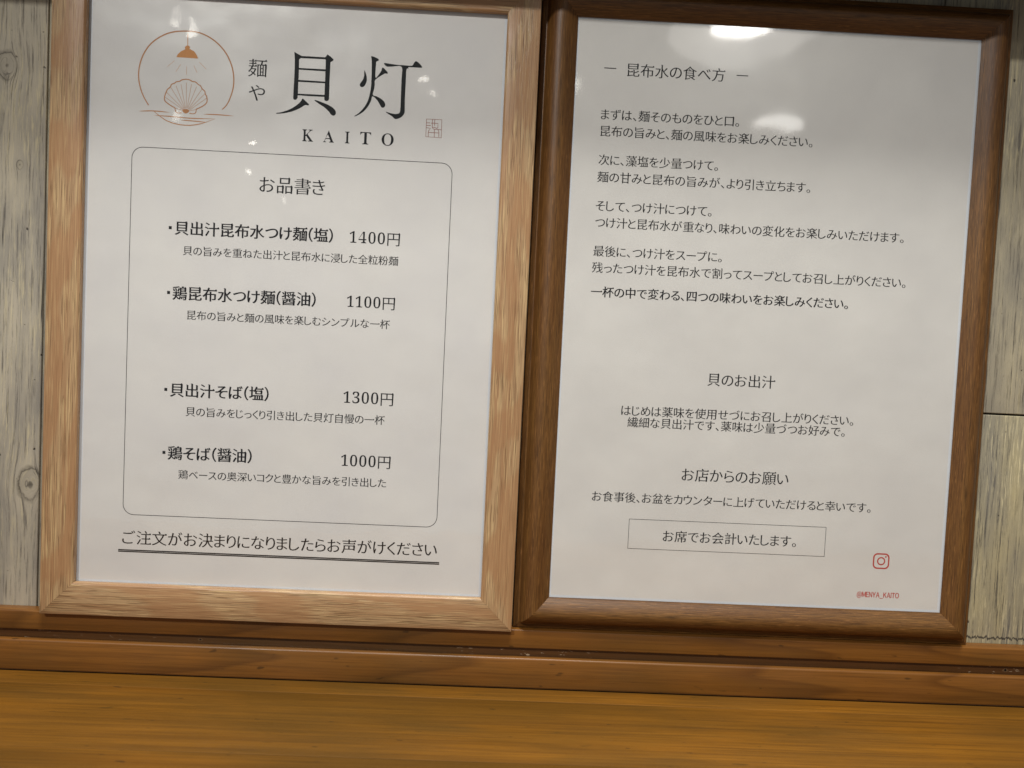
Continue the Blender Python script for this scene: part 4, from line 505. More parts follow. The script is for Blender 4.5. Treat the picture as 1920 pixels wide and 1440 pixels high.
SL = {
 'K': [[23,0,23,25,64,31,90,45,103,72,107,115,107,540,102,578,90,604,64,618,24,624,24,648,346,648,346,624,292,615,276,606,267,591,260,540,260,333,457,532,486,568,496,596,487,612,460,622,414,624,414,648,692,648,692,624,679,624,622,612,559,575,490,514,386,406,660,66,694,36,713,28,740,25,740,0,400,0,400,25,436,26,458,30,471,38,476,49,469,67,450,94,284,304,260,282,260,115,264,72,278,45,303,31,346,25,346,0]],
 'A': [[-12,0,-12,26,13,30,34,43,52,68,70,106,294,664,320,663,547,124,586,49,605,32,631,26,631,0,326,0,326,26,369,30,395,44,404,65,388,116,360,188,148,188,112,100,108,84,106,69,114,45,137,30,176,26,182,26,182,0],[162,228,344,228,252,454]],
 'I': [[19,0,19,25,60,32,87,46,102,70,107,107,107,551,103,588,90,609,64,620,19,624,19,648,348,648,348,624,306,620,279,609,265,588,260,551,260,110,267,63,277,48,293,38,350,25,350,0]],
 'T': [[131,0,131,25,174,30,202,44,217,72,222,115,222,617,212,617,166,612,126,598,93,574,68,542,50,501,41,452,16,452,16,648,584,648,584,452,560,452,548,511,524,558,488,590,442,610,382,617,375,617,375,115,380,70,394,43,421,30,466,25,466,0]],
 'O': [[371,-16,303,-9,240,10,184,42,134,82,94,132,64,190,46,255,39,324,46,394,64,458,94,516,135,566,184,607,242,638,307,658,378,664,446,658,509,638,565,608,614,568,654,518,684,460,704,395,710,324,704,255,684,190,654,132,613,82,563,42,506,10,441,-9],[377,17,436,30,482,66,514,128,534,214,540,324,536,417,520,493,495,554,461,596,420,622,370,631,312,619,266,582,233,520,213,434,206,324,212,232,227,156,252,96,286,52,328,26]],
 '0': [[268,-10,214,-4,168,10,129,34,98,68,73,109,55,158,38,244,32,344,38,442,55,528,73,576,98,617,129,650,168,674,214,688,269,692,320,688,366,674,403,650,434,616,459,576,478,528,496,442,502,342,496,243,478,158,459,108,434,68,402,34,364,10,320,-4],[268,52,300,61,322,86,338,129,350,220,354,342,350,464,338,554,322,596,300,622,269,630,237,622,214,596,198,554,185,464,181,342,185,220,198,129,214,86,236,61]],
 '1': [[93,0,93,50,171,50,192,54,208,64,216,83,219,113,219,592,154,520,124,500,96,492,74,498,56,512,44,534,40,564,104,586,144,606,188,637,254,686,362,686,362,113,364,86,371,67,386,55,410,50,488,50,488,0]],
 '3': [[232,-10,168,-6,115,6,76,26,48,50,32,76,27,105,33,137,51,160,78,175,108,180,112,142,122,112,140,88,164,71,193,61,226,58,256,60,284,70,308,87,327,113,340,150,344,198,339,232,326,262,305,288,276,308,239,320,195,324,136,324,136,382,199,382,237,387,268,400,290,422,307,450,317,484,320,523,316,570,300,604,285,621,265,631,241,634,211,628,189,612,174,588,165,557,159,486,106,491,67,506,49,522,38,544,34,571,40,603,58,632,88,657,130,676,182,688,246,692,309,688,363,674,408,652,440,621,460,582,466,536,462,496,448,460,424,429,378,391,320,364,359,354,398,339,434,316,464,286,484,247,490,197,486,144,469,99,444,63,411,36,372,15,328,1,281,-7]],
 '4': [[172,0,172,50,199,50,229,54,254,62,267,74,275,94,278,120,278,178,12,178,12,236,284,683,417,683,417,241,516,241,516,178,417,178,417,120,420,94,427,74,440,62,466,54,496,50,508,50,508,0],[80,241,278,241,278,408,279,499,284,592,269,562,247,521,225,481,208,454]],
}
# print layout, millimetres on the sheet: x to the right, y downwards
LINES = [
 ('L', 'heading', 'お品書き', -151.72, -119.91, 88.8, 'head'),
 ('L', 'menu_item', '貝出汁昆布水つけ麺（塩）', -192.0, -115.23, 111.97, 'bold'),
 ('L', 'price', '1400円', -107.11, -82.25, 112.22, 'price'),
 ('L', 'description', '貝の旨みを重ねた出汁と昆布水に浸した全粒粉麺', -187.83, -82.69, 122.8, 'small'),
 ('L', 'menu_item', '鶏昆布水つけ麺（醤油）', -192.25, -122.5, 143.7, 'bold'),
 ('L', 'price', '1100円', -107.22, -83.4, 143.8, 'price'),
 ('L', 'description', '昆布の旨みと麺の風味を楽しむシンプルな一杯', -184.93, -85.63, 154.2, 'small'),
 ('L', 'menu_item', '貝出汁そば（塩）', -192.14, -143.99, 191.37, 'bold'),
 ('L', 'price', '1300円', -107.17, -82.26, 191.2, 'price'),
 ('L', 'description', '貝の旨みをじっくり引き出した貝灯自慢の一杯', -184.26, -86.25, 201.79, 'small'),
 ('L', 'menu_item', '鶏そば（醤油）', -192.4, -151.29, 222.68, 'bold'),
 ('L', 'price', '1000円', -107.12, -82.39, 222.75, 'price'),
 ('L', 'description', '鶏ベースの奥深いコクと豊かな旨みを引き出した', -187.04, -84.19, 233.22, 'small'),
 ('L', 'notice', 'ご注文がお決まりになりましたらお声がけください', -213.71, -57.43, 265.86, 'foot'),
 ('R', 'heading', '昆布水の食べ方', 25.45, 73.81, 23.9, 'head'),
 ('R', 'paragraph', 'まずは、麺そのものをひと口。', 13.69, 82.11, 45.98, 'body'),
 ('R', 'paragraph', '昆布の旨みと、麺の風味をお楽しみください。', 13.83, 119.22, 54.09, 'body'),
 ('R', 'paragraph', '次に、藻塩を少量つけて。', 13.63, 72.92, 68.05, 'body'),
 ('R', 'paragraph', '麺の甘みと昆布の旨みが、より引き立ちます。', 13.43, 119.55, 76.43, 'body'),
 ('R', 'paragraph', 'そして、つけ汁につけて。', 13.42, 71.06, 90.55, 'body'),
 ('R', 'paragraph', 'つけ汁と昆布水が重なり、味わいの変化をお楽しみいただけます。', 13.58, 168.19, 98.72, 'body'),
 ('R', 'paragraph', '最後に、つけ汁をスープに。', 13.39, 77.49, 112.8, 'body'),
 ('R', 'paragraph', '残ったつけ汁を昆布水で割ってスープとしてお召し上がりください。', 13.16, 170.72, 120.96, 'body'),
 ('R', 'paragraph', '一杯の中で変わる、四つの味わいをお楽しみください。', 13.31, 142.35, 132.87, 'semi'),
 ('R', 'heading', '貝のお出汁', 74.05, 108.21, 173.8, 'head'),
 ('R', 'paragraph', 'はじめは薬味を使用せづにお召し上がりください。', 31.55, 149.04, 191.25, 'body'),
 ('R', 'paragraph', '繊細な貝出汁です、薬味は少量づつお好みで。', 35.01, 145.08, 197.03, 'body'),
 ('R', 'heading', 'お店からのお願い', 63.81, 118.04, 222.24, 'head'),
 ('R', 'paragraph', 'お食事後、お盆をカウンターに上げていただけると幸いです。', 19.15, 160.94, 235.07, 'body'),
 ('R', 'notice', 'お席でお会計いたします。', 56.04, 123.95, 253.88, 'body'),
 ('R', 'account_name', '@MENYA_KAITO', 156.92, 178.57, 279.45, 'acct'),
]
KAI = {'outer':[(-137.1,24.23),(-135.57,25.04),(-133.4,26.08),(-127.76,26.04),(-122.11,26.07),(-121.51,25.3),(-120.99,24.62),(-119.5,25.56),(-117.99,26.89),(-118.17,27.47),(-119.45,28.28),(-119.55,36.36),(-119.5,45.94),(-119.84,46.71),(-120.71,47.01),(-121.53,46.8),(-121.81,46.07),(-121.8,45.0),(-128.33,45.06),(-134.69,44.96),(-134.75,46.15),(-135.18,46.92),(-136.04,47.27),(-136.76,46.89),(-136.89,46.15),(-136.73,38.3),(-136.64,32.34),(-136.71,28.13),(-136.93,25.66)],'holes':[[(-134.64,27.89),(-134.36,27.45),(-133.74,27.12),(-122.21,27.0),(-121.77,27.3),(-121.68,31.81),(-134.58,31.83)],[(-134.55,32.67),(-121.74,32.76),(-121.71,37.68),(-134.58,37.56)],[(-134.65,38.49),(-121.78,38.47),(-121.78,44.08),(-134.65,44.16)]],'legs':[[(-132.26,46.39),(-130.76,47.55),(-129.2,48.89),(-129.23,49.39),(-129.68,49.56),(-131.06,49.51),(-133.4,51.06),(-136.36,52.52),(-139.35,53.5),(-141.84,54.06),(-144.47,54.35),(-144.73,53.97),(-142.36,53.49),(-139.14,52.25),(-136.43,50.73),(-133.98,48.73),(-132.9,47.42)],[(-126.45,47.07),(-125.88,46.79),(-122.96,47.63),(-119.9,48.71),(-117.58,49.95),(-116.28,51.26),(-115.93,52.49),(-116.32,53.43),(-117.19,53.8),(-118.21,53.36),(-119.53,51.81),(-121.61,50.05),(-123.93,48.68)]]}
TOU = [[(-99.81,24.39),(-99.11,24.35),(-97.58,24.83),(-96.25,25.5),(-96.15,26.12),(-97.25,26.8),(-97.37,28.18),(-97.4,34.39),(-95.76,32.69),(-94.69,31.01),(-94.36,29.75),(-93.87,29.47),(-92.57,30.52),(-91.57,31.58),(-91.64,32.21),(-92.75,32.2),(-93.74,32.7),(-97.41,35.44),(-97.58,37.64),(-97.86,40.15),(-98.33,42.79),(-96.34,43.43),(-94.28,44.44),(-92.71,45.73),(-92.1,47.07),(-92.31,48.08),(-93.1,48.67),(-93.99,48.42),(-94.93,46.97),(-96.27,45.05),(-98.48,43.42),(-99.03,45.45),(-100.19,48.01),(-102.11,50.61),(-104.07,52.21),(-106.41,53.54),(-106.8,53.31),(-104.84,51.88),(-102.66,49.39),(-101.01,46.56),(-100.0,43.26),(-99.46,39.74),(-99.31,35.25),(-99.38,30.27),(-99.53,26.56)],[(-102.87,31.16),(-102.05,32.91),(-101.54,34.87),(-101.65,36.62),(-102.22,38.15),(-102.94,39.06),(-103.81,39.35),(-104.58,39.02),(-104.87,38.17),(-104.28,37.01),(-103.33,35.47),(-102.9,33.7)],[(-93.51,27.26),(-90.42,27.44),(-86.38,27.74),(-83.86,27.72),(-79.94,27.76),(-78.99,26.41),(-78.02,25.46),(-76.6,26.28),(-75.15,27.69),(-75.0,28.23),(-75.49,28.5),(-80.8,28.5),(-81.67,28.7),(-81.52,29.16),(-82.51,29.71),(-82.57,34.32),(-82.66,44.31),(-82.51,49.3),(-82.76,51.06),(-83.84,52.5),(-85.32,53.45),(-87.08,53.8),(-88.38,52.74),(-89.94,51.83),(-91.62,50.79),(-91.51,50.53),(-89.46,51.05),(-87.43,51.36),(-85.92,51.18),(-85.05,50.69),(-84.73,49.42),(-84.68,44.42),(-84.71,34.44),(-84.83,28.6),(-88.86,28.62),(-92.01,28.82)]]
LOGO = {'arc':[[(-206.39,53.63),(-208.7,49.97),(-210.52,45.61),(-211.51,40.58),(-211.22,35.05),(-209.25,29.02),(-205.56,23.74),(-200.13,19.85),(-195.07,18.0),(-189.98,17.38),(-184.86,17.43),(-179.69,18.91),(-174.48,22.0),(-170.06,26.62),(-167.33,31.77),(-165.96,37.22),(-165.92,42.74),(-167.26,47.92),(-168.86,51.42),(-170.94,53.75)]],'cord':[(-188.49,18.64),(-188.41,24.47)],'cap':[(-189.76,25.06),(-189.35,24.44),(-188.5,24.14),(-187.64,24.35),(-187.2,24.91),(-187.6,25.7),(-187.17,25.84),(-185.23,26.75),(-183.9,28.45),(-183.21,30.11),(-188.33,30.01),(-193.71,29.97),(-193.07,28.54),(-191.41,26.97),(-189.52,26.02)],'rays':[[(-194.52,31.67),(-198.01,34.83)],[(-191.57,33.29),(-193.77,36.97)],[(-188.6,34.01),(-188.62,38.04)],[(-185.24,33.53),(-183.52,36.83)],[(-182.65,31.69),(-179.22,34.89)]],'shell':[(-193.63,54.26),(-196.23,52.91),(-198.42,51.33),(-198.88,50.07),(-198.7,48.58),(-198.19,47.06),(-197.51,45.54),(-196.26,44.41),(-195.65,43.1),(-194.39,42.52),(-193.34,41.7),(-191.85,41.4),(-190.59,40.61),(-188.68,40.25),(-186.96,40.5),(-185.66,41.15),(-184.16,41.32),(-182.85,42.39),(-181.76,42.97),(-180.86,44.41),(-179.67,45.41),(-179.29,46.88),(-178.62,47.91),(-178.34,49.81),(-178.81,51.32),(-180.82,52.92),(-183.57,54.35)],'ribs':[[(-189.54,55.02),(-198.47,49.41)],[(-189.42,54.75),(-197.89,47.04)],[(-189.17,54.48),(-196.04,44.48)],[(-188.92,54.21),(-193.5,43.62)],[(-188.67,54.12),(-191.09,42.85)],[(-188.29,54.01),(-188.55,41.94)],[(-187.9,54.07),(-186.05,42.49)],[(-187.56,54.14),(-183.58,43.5)],[(-187.21,54.38),(-181.07,44.64)],[(-186.86,54.53),(-179.51,46.68)],[(-186.59,54.86),(-178.59,48.76)],[(-188.89,55.49),(-193.63,54.26)],[(-187.39,55.49),(-183.56,54.44)]],'base':[(-193.63,54.26),(-193.51,55.32),(-192.93,56.35),(-191.42,56.57),(-190.36,56.34)],'base2':[(-186.72,56.44),(-184.57,56.54),(-183.65,55.85),(-183.44,54.43)],'hinge':[(-190.09,55.34),(-189.13,54.57),(-187.72,54.49),(-186.75,55.16),(-187.37,56.18),(-188.43,56.62),(-189.38,56.28)],'water':[[(-211.09,56.69),(-203.84,56.22),(-196.13,56.52)],[(-179.86,56.49),(-173.43,56.36),(-165.27,56.56)],[(-203.78,58.34),(-195.65,58.41),(-186.22,58.76),(-174.23,58.41)],[(-190.9,59.86),(-185.33,59.99),(-178.03,60.32)]],'bowl':[(-204.06,56.1),(-201.22,58.29),(-197.3,60.63),(-192.13,61.98),(-186.98,62.21),(-182.71,61.56),(-179.31,60.52),(-174.23,58.41)]}
SEAL = [[(-71.73,52.96),(-64.26,52.91),(-64.2,61.65),(-71.73,61.51),(-71.73,52.96)],[(-71.61,54.79),(-69.89,54.74)],[(-71.56,56.04),(-69.48,55.97)],[(-71.65,57.12),(-69.51,57.36),(-70.29,58.21),(-70.64,59.39),(-70.55,61.45)],[(-68.84,52.94),(-68.75,56.96),(-68.14,57.64),(-66.69,57.66),(-65.78,57.7),(-64.41,57.8)],[(-67.7,52.97),(-67.66,56.01)],[(-69.53,54.81),(-66.04,54.8),(-66.04,56.81),(-66.48,57.2)],[(-68.76,56.87),(-67.63,56.81),(-66.48,57.2)],[(-67.68,57.71),(-67.6,61.6)],[(-70.64,59.39),(-65.39,59.38)],[(-65.96,57.71),(-65.4,59.02),(-65.4,61.26)]]
KAITO = [('K',-131.83,-126.56,61.12,66.86),('A',-121.58,-116.41,61.04,66.78),('I',-111.07,-108.84,61.14,66.77),('T',-103.73,-98.44,60.9,66.8),('O',-93.24,-87.32,60.9,66.93)]
MENYA = [('麺',-159.04,-149.94,28.8,37.2),('や',-158.39,-150.53,41.11,48.64)]
# ------------------------------------------------------------------ objects
def thing(name, label, cat, loc, group=None):
    o = bpy.data.objects.new(name, None)
    o.empty_display_size = 0.02
    o.location = loc
    o['label'] = label
    o['category'] = cat
    if group: o['group'] = group
    col.objects.link(o)
    return o

def link(name, me, mats, parent=None, mw=None, root=None):
    """link a mesh as one object; mw is its world matrix, root the world offset its parent chain adds"""
    o = bpy.data.objects.new(name, me)
    for m in (mats if isinstance(mats, (list, tuple)) else [mats]):
        me.materials.append(m)
    col.objects.link(o)
    mw = mw or Matrix.Identity(4)
    if parent is not None:
        o.parent = parent
        o.matrix_parent_inverse = WORLD[parent.name].inverted()
    o.matrix_basis = mw
    WORLD[o.name] = mw.copy()
    return o
WORLD = {}
def root(o):
    WORLD[o.name] = Matrix.Translation(o.location)
    return o

def box_mesh(name, a, b, bevel=0.0, seg=2, origin=None):
    """box between two (x, y, z) mm corners, in world metres (minus origin)"""
    p, q = W(*a), W(*b)
    lo = Vector((min(p.x, q.x), min(p.y, q.y), min(p.z, q.z)))
    hi = Vector((max(p.x, q.x), max(p.y, q.y), max(p.z, q.z)))
    org = origin or Vector((0, 0, 0))
    bm = bmesh.new()
    bmesh.ops.create_cube(bm, size=1.0)
    for v in bm.verts:
        v.co = Vector(((lo.x + hi.x) / 2 + v.co.x * (hi.x - lo.x), (lo.y + hi.y) / 2 + v.co.y * (hi.y - lo.y), (lo.z + hi.z) / 2 + v.co.z * (hi.z - lo.z))) - org
    if bevel:
        bmesh.ops.bevel(bm, geom=bm.edges[:], offset=bevel / 1000, segments=seg, affect='EDGES', profile=0.6)
    me = bpy.data.meshes.new(name)
    bm.to_mesh(me); bm.free()
    if bevel: me.shade_smooth()
    return me

def smooth_by_angle(me, ang):
    me.shade_smooth()
    try:
        me.set_sharp_from_angle(angle=math.radians(ang))
    except Exception:
        pass

def member_mesh(profile, length):
    """mitred moulding: local X along its length, Y inwards from the outer edge, Z towards the viewer"""
    bm = bmesh.new()
    N = 24
    rows = []
    eps = 0.03
    for i in range(N + 1):
        t = i / N
        row = []
        for (u, h) in profile:
            s = u + eps
            row.append(bm.verts.new(((s + (length - 2 * s) * t) / 1000, u / 1000, h / 1000)))
        rows.append(row)
    n = len(profile)
    for i in range(N):
        for j in range(n):
            bm.faces.new((rows[i][j], rows[i + 1][j], rows[i + 1][(j + 1) % n], rows[i][(j + 1) % n]))
    bm.faces.new(rows[0][::-1]); bm.faces.new(rows[N])
    bmesh.ops.recalc_face_normals(bm, faces=bm.faces[:])
    me = bpy.data.meshes.new('frame_member')
    bm.to_mesh(me); bm.free()
    smooth_by_angle(me, 32)
    return me

def frame_matrix(origin, xdir, ydir):
    x, y = Vector(xdir), Vector(ydir)
    z = x.cross(y)
    m = Matrix((x, y, z)).transposed().to_4x4()
    m.translation = origin
    return m

def build_frame(parent, x0, y0, x1, y1, profile, mat):
    """four mitred members round the outer rectangle (mm)"""
    R_, L_, U_, D_ = (1, 0, 0), (-1, 0, 0), (0, 0, 1), (0, 0, -1)
    for org, xd, yd, ln in (((x0, y1), R_, U_, x1 - x0), ((x1, y0), L_, D_, x1 - x0),
                            ((x0, y0), D_, R_, y1 - y0), ((x1, y1), U_, L_, y1 - y0)):
        link('frame_member', member_mesh(profile, ln), mat, parent, frame_matrix(W(org[0], org[1], 0), xd, yd))

def sheet_mesh(x0, y0, x1, y1, margins, thick=0.12, n=1):
    """paper sheet with unprinted margins: local x right, y up (mm/1000), front at z=0"""
    l, t, r, b = margins
    xs = [x0 - 3, x0 + l, x1 - r, x1 + 3]
    ys = [y0 - 3, y0 + t, y1 - b, y1 + 3]
    bm = bmesh.new()
    g = [[bm.verts.new((x / 1000, -y / 1000, 0)) for x in xs] for y in ys]
    for j in range(3):
        for i in range(3):
            f = bm.faces.new((g[j + 1][i], g[j + 1][i + 1], g[j][i + 1], g[j][i]))
            f.material_index = 1 if (i == 1 and j == 1) else 0
    back = bmesh.ops.extrude_face_region(bm, geom=bm.faces[:])
    vs = [e for e in back['geom'] if isinstance(e, bmesh.types.BMVert)]
    for v in vs: v.co.z -= thick / 1000
    bmesh.ops.recalc_face_normals(bm, faces=bm.faces[:])
    me = bpy.data.meshes.new('printed_sheet')
    bm.to_mesh(me); bm.free()
    return me

def plane_matrix(z):
    return frame_matrix(W(0, 0, z), (1, 0, 0), (0, 0, 1))

SHEET_Z = 4.0
INK_Z = SHEET_Z - 0.03

# ---- print: polygons in sheet millimetres (y down) filled into one mesh
def fill_mesh(name, polys, dz=0.0):
    cu = bpy.data.curves.new(name, 'CURVE')
    cu.dimensions = '2D'
    cu.fill_mode = 'BOTH'
    for p in polys:
        sp = cu.splines.new('POLY')
        sp.points.add(len(p) - 1)
        for q, (x, y) in zip(sp.points, p):
            q.co = (x / 1000, -y / 1000, dz / 1000, 1)
        sp.use_cyclic_u = True
    ob = bpy.data.objects.new(name, cu)
    me = bpy.data.meshes.new_from_object(ob)
    bpy.data.objects.remove(ob)
    bpy.data.curves.remove(cu)
    me.name = name
    me.materials.clear()
    if me.polygons and sum(f.normal.z for f in me.polygons) < 0:
        me.flip_normals()
    return me

def join_meshes(name, meshes):
    bm = bmesh.new()
    for m in meshes:
        bm.from_mesh(m)
        bpy.data.meshes.remove(m)
    me = bpy.data.meshes.new(name)
    bm.to_mesh(me); bm.free()
    return me

_cache = {}
def glyph(ch, serif=False):
    key = (ch, serif)
    if key not in _cache:
        out = [[(v[i], v[i + 1]) for i in range(0, len(v), 2)] for v in (SL if serif else GL)[ch]]
        if serif: out = [p[::-1] for p in out]
        _cache[key] = out
    return _cache[key]

def offset_poly(p, ox, oy):
    """move an outline along its normals: ox thickens upright strokes, oy level ones (em/1000)"""
    n = len(p)
    out = []
    for i in range(n):
        a, b, c = p[i - 1], p[i], p[(i + 1) % n]
        e1 = (b[0] - a[0], b[1] - a[1]); e2 = (c[0] - b[0], c[1] - b[1])
        l1 = math.hypot(*e1) or 1; l2 = math.hypot(*e2) or 1
        n1 = (e1[1] / l1, -e1[0] / l1); n2 = (e2[1] / l2, -e2[0] / l2)
        m = (n1[0] + n2[0], n1[1] + n2[1])
        d = max(0.35, 1 + n1[0] * n2[0] + n1[1] * n2[1])
        out.append((b[0] + ox * m[0] / d, b[1] + oy * m[1] / d))
    return out

def ink_box(polys):
    xs = [x for p in polys for x, y in p]; ys = [y for p in polys for x, y in p]
    return min(xs), max(xs), min(ys), max(ys)

def set_line(text, x0, x1, yc, style):
    """outlines of one line of print between x0 and x1 (mm), centred on yc; returns polygon list"""
    ox, oy, shifts = STYLE[style]
    pen = 0.0
    placed = []
    prev_end = None
    for ch in text:
        serif = ch in '0134'
        g = glyph(ch, serif)
        a, b, lo, hi = ink_box(g)
        if serif:
            k = 1.13
            lead, adv = 40, (b - a) * k + 95
        elif ch in '、。':
            k = 1.0; lead, adv = 40, (b - a) + 190
        elif ch == '（':
            k = 1.0; lead, adv = 90, (b - a) + 130
        elif ch == '）':
            k = 1.0; lead, adv = 40, (b - a) + 130
        elif ch in '@MENYAKITO_':
            k = 1.0; lead, adv = 35, (b - a) + 70
        elif 0x3040 <= ord(ch) <= 0x30ff:
            k = 1.0; lead = 55 if ch != 'ー' else 60; adv = max(560, (b - a) + 115)
            lead = (adv - (b - a)) / 2
        else:
            k = 1.0; lead, adv = a, 1000
        placed.append((g, pen + lead - a * k, k, serif))
        prev_end = pen + lead + (b - a) * k
        if len(placed) == 1: start = pen + lead
        pen += adv
    em = (x1 - x0) / (prev_end - start) * 1000      # mm per em
    sy = em * (1.22 if style == 'acct' else 1.0)
    layers = []
    for sx, sh in shifts:
        polys = []
        for g, dx, k, serif in placed:
            for p in g:
                q = offset_poly(p, -18, 0) if serif else offset_poly(p, ox, oy)
                polys.append([(x0 + ((x + sx) * k + dx - start) * em / 1000, yc - ((y + sh) * k - 375 + (20 if serif else 0)) * sy / 1000) for x, y in q])
        layers.append(polys)
    return layers

# outline adjustment and the small overprint shifts that give each print style its weight (em/1000)
STYLE = {'head': (0, -7, ((-5, 0), (5, 0))), 'body': (0, -7, ((-7, 2), (7, -2))), 'small': (0, -7, ((-6, 2), (6, -2))),
         'semi': (0, -5, ((-16, 5), (0, 0), (16, -5))), 'bold': (0, -4, ((-20, 7), (-7, -4), (7, 4), (20, -7))),
         'price': (3, -4, ((0, 0),)), 'foot': (0, -7, ((-7, 2), (7, -2))), 'acct': (4, 4, ((-16, 6), (0, 0), (16, -6)))}

def catmull(pts, n=6, closed=False):
    out = []
    m = len(pts)
    rng = range(m if closed else m - 1)
    for i in rng:
        g = lambda j: pts[j % m] if closed else pts[max(0, min(m - 1, j))]
        p0, p1, p2, p3 = g(i - 1), g(i), g(i + 1), g(i + 2)
        for s in range(n):
            t = s / n
            out.append(tuple(0.5 * (2 * p1[a] + (p2[a] - p0[a]) * t + (2 * p0[a] - 5 * p1[a] + 4 * p2[a] - p3[a]) * t * t + (3 * p1[a] - p0[a] - 3 * p2[a] + p3[a]) * t ** 3) for a in (0, 1)))
    if not closed: out.append(pts[-1])
    return out

def ribbon(pts, w, taper=(1.0, 1.0), closed=False):
    """outline polygon(s) of a stroked polyline"""
    n = len(pts)
    L, R = [], []
    for i in range(n):
        a = pts[i - 1] if (i > 0 or closed) else pts[i]
        b = pts[(i + 1) % n] if (i < n - 1 or closed) else pts[i]
        dx, dy = b[0] - a[0], b[1] - a[1]
        l = math.hypot(dx, dy) or 1
        t = i / max(1, n - 1)
        k = min(1.0, taper[0] + (1 - taper[0]) * t * 4, taper[1] + (1 - taper[1]) * (1 - t) * 4)
        h = w * k / 2
        L.append((pts[i][0] - dy / l * h, pts[i][1] + dx / l * h))
        R.append((pts[i][0] + dy / l * h, pts[i][1] - dx / l * h))
    if closed: return [L, R]
    return [L + R[::-1]]

def rounded_rect(x0, y0, x1, y1, r, n=8):
    pts = []
    for cx_, cy_, a0 in ((x1 - r, y0 + r, -90), (x1 - r, y1 - r, 0), (x0 + r, y1 - r, 90), (x0 + r, y0 + r, 180)):
        for i in range(n + 1):
            a = math.radians(a0 + 90 * i / n)
            pts.append((cx_ + r * math.cos(a), cy_ + r * math.sin(a)))
    return pts

def rect(x0, y0, x1, y1):
    return [(x0, y0), (x1, y0), (x1, y1), (x0, y1)]

def mark(name, meshes, mat, sheet):
    me = meshes if isinstance(meshes, bpy.types.Mesh) else join_meshes(name, meshes)
    return link(name, me, mat, sheet, plane_matrix(INK_Z))

# ------------------------------------------------------------------ wall, shelf, ledge, counter
wall = root(thing('plank_wall', 'weathered grey driftwood plank wall behind both picture frames', 'wall', W(-15, 305, 20)))
k_left = ((-0.2639, (COUNTER_Y - 242.7) / 1000, 0.0058), (-0.279, (COUNTER_Y - 36) / 1000, 0.0050), (-0.272, (COUNTER_Y - 84) / 1000, 0.0016))
W_LEFT = mat_weathered('grey_board', srgb(200, 191, 170), srgb(172, 166, 152), srgb(104, 99, 92), k_left, 0.5)
W_MID = mat_weathered('grey_board_plain', srgb(194, 185, 158), srgb(162, 155, 138), srgb(96, 91, 83), (), 0.55)
W_LOW = mat_weathered('worn_striped_board', srgb(184, 172, 134), srgb(134, 130, 118), srgb(62, 60, 58), (), 1.0, (COUNTER_Y - 302.2) / 1000)
gap = 0.35
xs = [-620, -530, -441, -352, -259.2, -171, -82, 7, 96, 185, 290, 380, 470, 560]
for i in range(len(xs) - 1):
    a, b = xs[i] + gap, xs[i + 1] - gap
    if i == 9:
        link('plank', box_mesh('plank', (a, -140, 12), (b, 184.6, 22), 0.5), W_MID, wall)
        link('plank', box_mesh('plank', (a, 185.5, 12), (b, 330, 22), 0.5), W_LOW, wall)
    else:
        link('plank', box_mesh('plank', (a, -140, 12), (b, 330, 22), 0.5), W_LEFT if i == 3 else W_MID, wall)
link('backing_panel', box_mesh('backing_panel', (-620, -140, 22.5), (560, 364, 40)), DARKWOOD, wall)

shelf = box_mesh('wall_shelf', (-620, -45, -43), (560, -24.4, 11.6), 0.8)
so = link('wall_shelf', shelf, DARKWOOD)
so['label'] = 'dark shelf just above the frames that shades their top edges'
so['category'] = 'shelf'

ledge = root(thing('wall_ledge', 'brown stained wooden ledge under the frames with a groove and a lower board', 'ledge', W(-15, COUNTER_Y, 8)))
def long_board(name, y0, y1, z0, z1, mat, parent, bevel=0.5, x0=-620, x1=560):
    org = W((x0 + x1) / 2, (y0 + y1) / 2, (z0 + z1) / 2)
    return link(name, box_mesh(name, (x0, y0, z0), (x1, y1, z1), bevel, origin=org), mat, parent, Matrix.Translation(org))
long_board('top_rail', 304.8, 314.2, 4.0, 11.8, RAIL, ledge, 0.45)
long_board('groove_strip', 314.3, 334.5, 6.6, 11.8, GROOVE, ledge, 0.2)
long_board('lower_board', 318.9, 334.57, 2.6, 6.5, RAIL, ledge, 1.0)
def nail(x, y, z, r):
    rim = fill_mesh('nail_hole', [[(x + r * 1.5 * math.cos(a) * (1 + 0.25 * math.sin(3 * a)), y + r * 0.95 * math.sin(a)) for a in [i * math.tau / 20 for i in range(20)]]])
    h = link('nail_hole', rim, NAIL_RIM, ledge, plane_matrix(z - 0.03))
    core = fill_mesh('hole_core', [[(x + r * 0.62 * math.cos(a), y + r * 0.62 * math.sin(a)) for a in [i * math.tau / 16 for i in range(16)]]])
    link('hole_core', core, NAIL_DARK, h, plane_matrix(z - 0.06))
nail(-174.6, 317.0, 6.6, 0.75)
nail(238.3, 316.9, 6.6, 1.0)

counter = root(thing('wooden_counter', 'amber varnished wooden counter top in front of the ledge', 'counter', W(-15, COUNTER_Y, -150)))
zs = [2.55, -11.5, -72, -150, -330]
x_off = [0.0, 0.9, 1.7, 0.4]
for i in range(len(zs) - 1):
    org = W(-15 + 40 * x_off[i], COUNTER_Y + 15, (zs[i] + zs[i + 1]) / 2)
    me = box_mesh('counter_board', (-620, COUNTER_Y, zs[i] - 0.03), (560, COUNTER_Y + 30, zs[i + 1] + 0.03), 0.25, origin=org)
    link('counter_board', me, COUNTER, counter, Matrix.Translation(org))

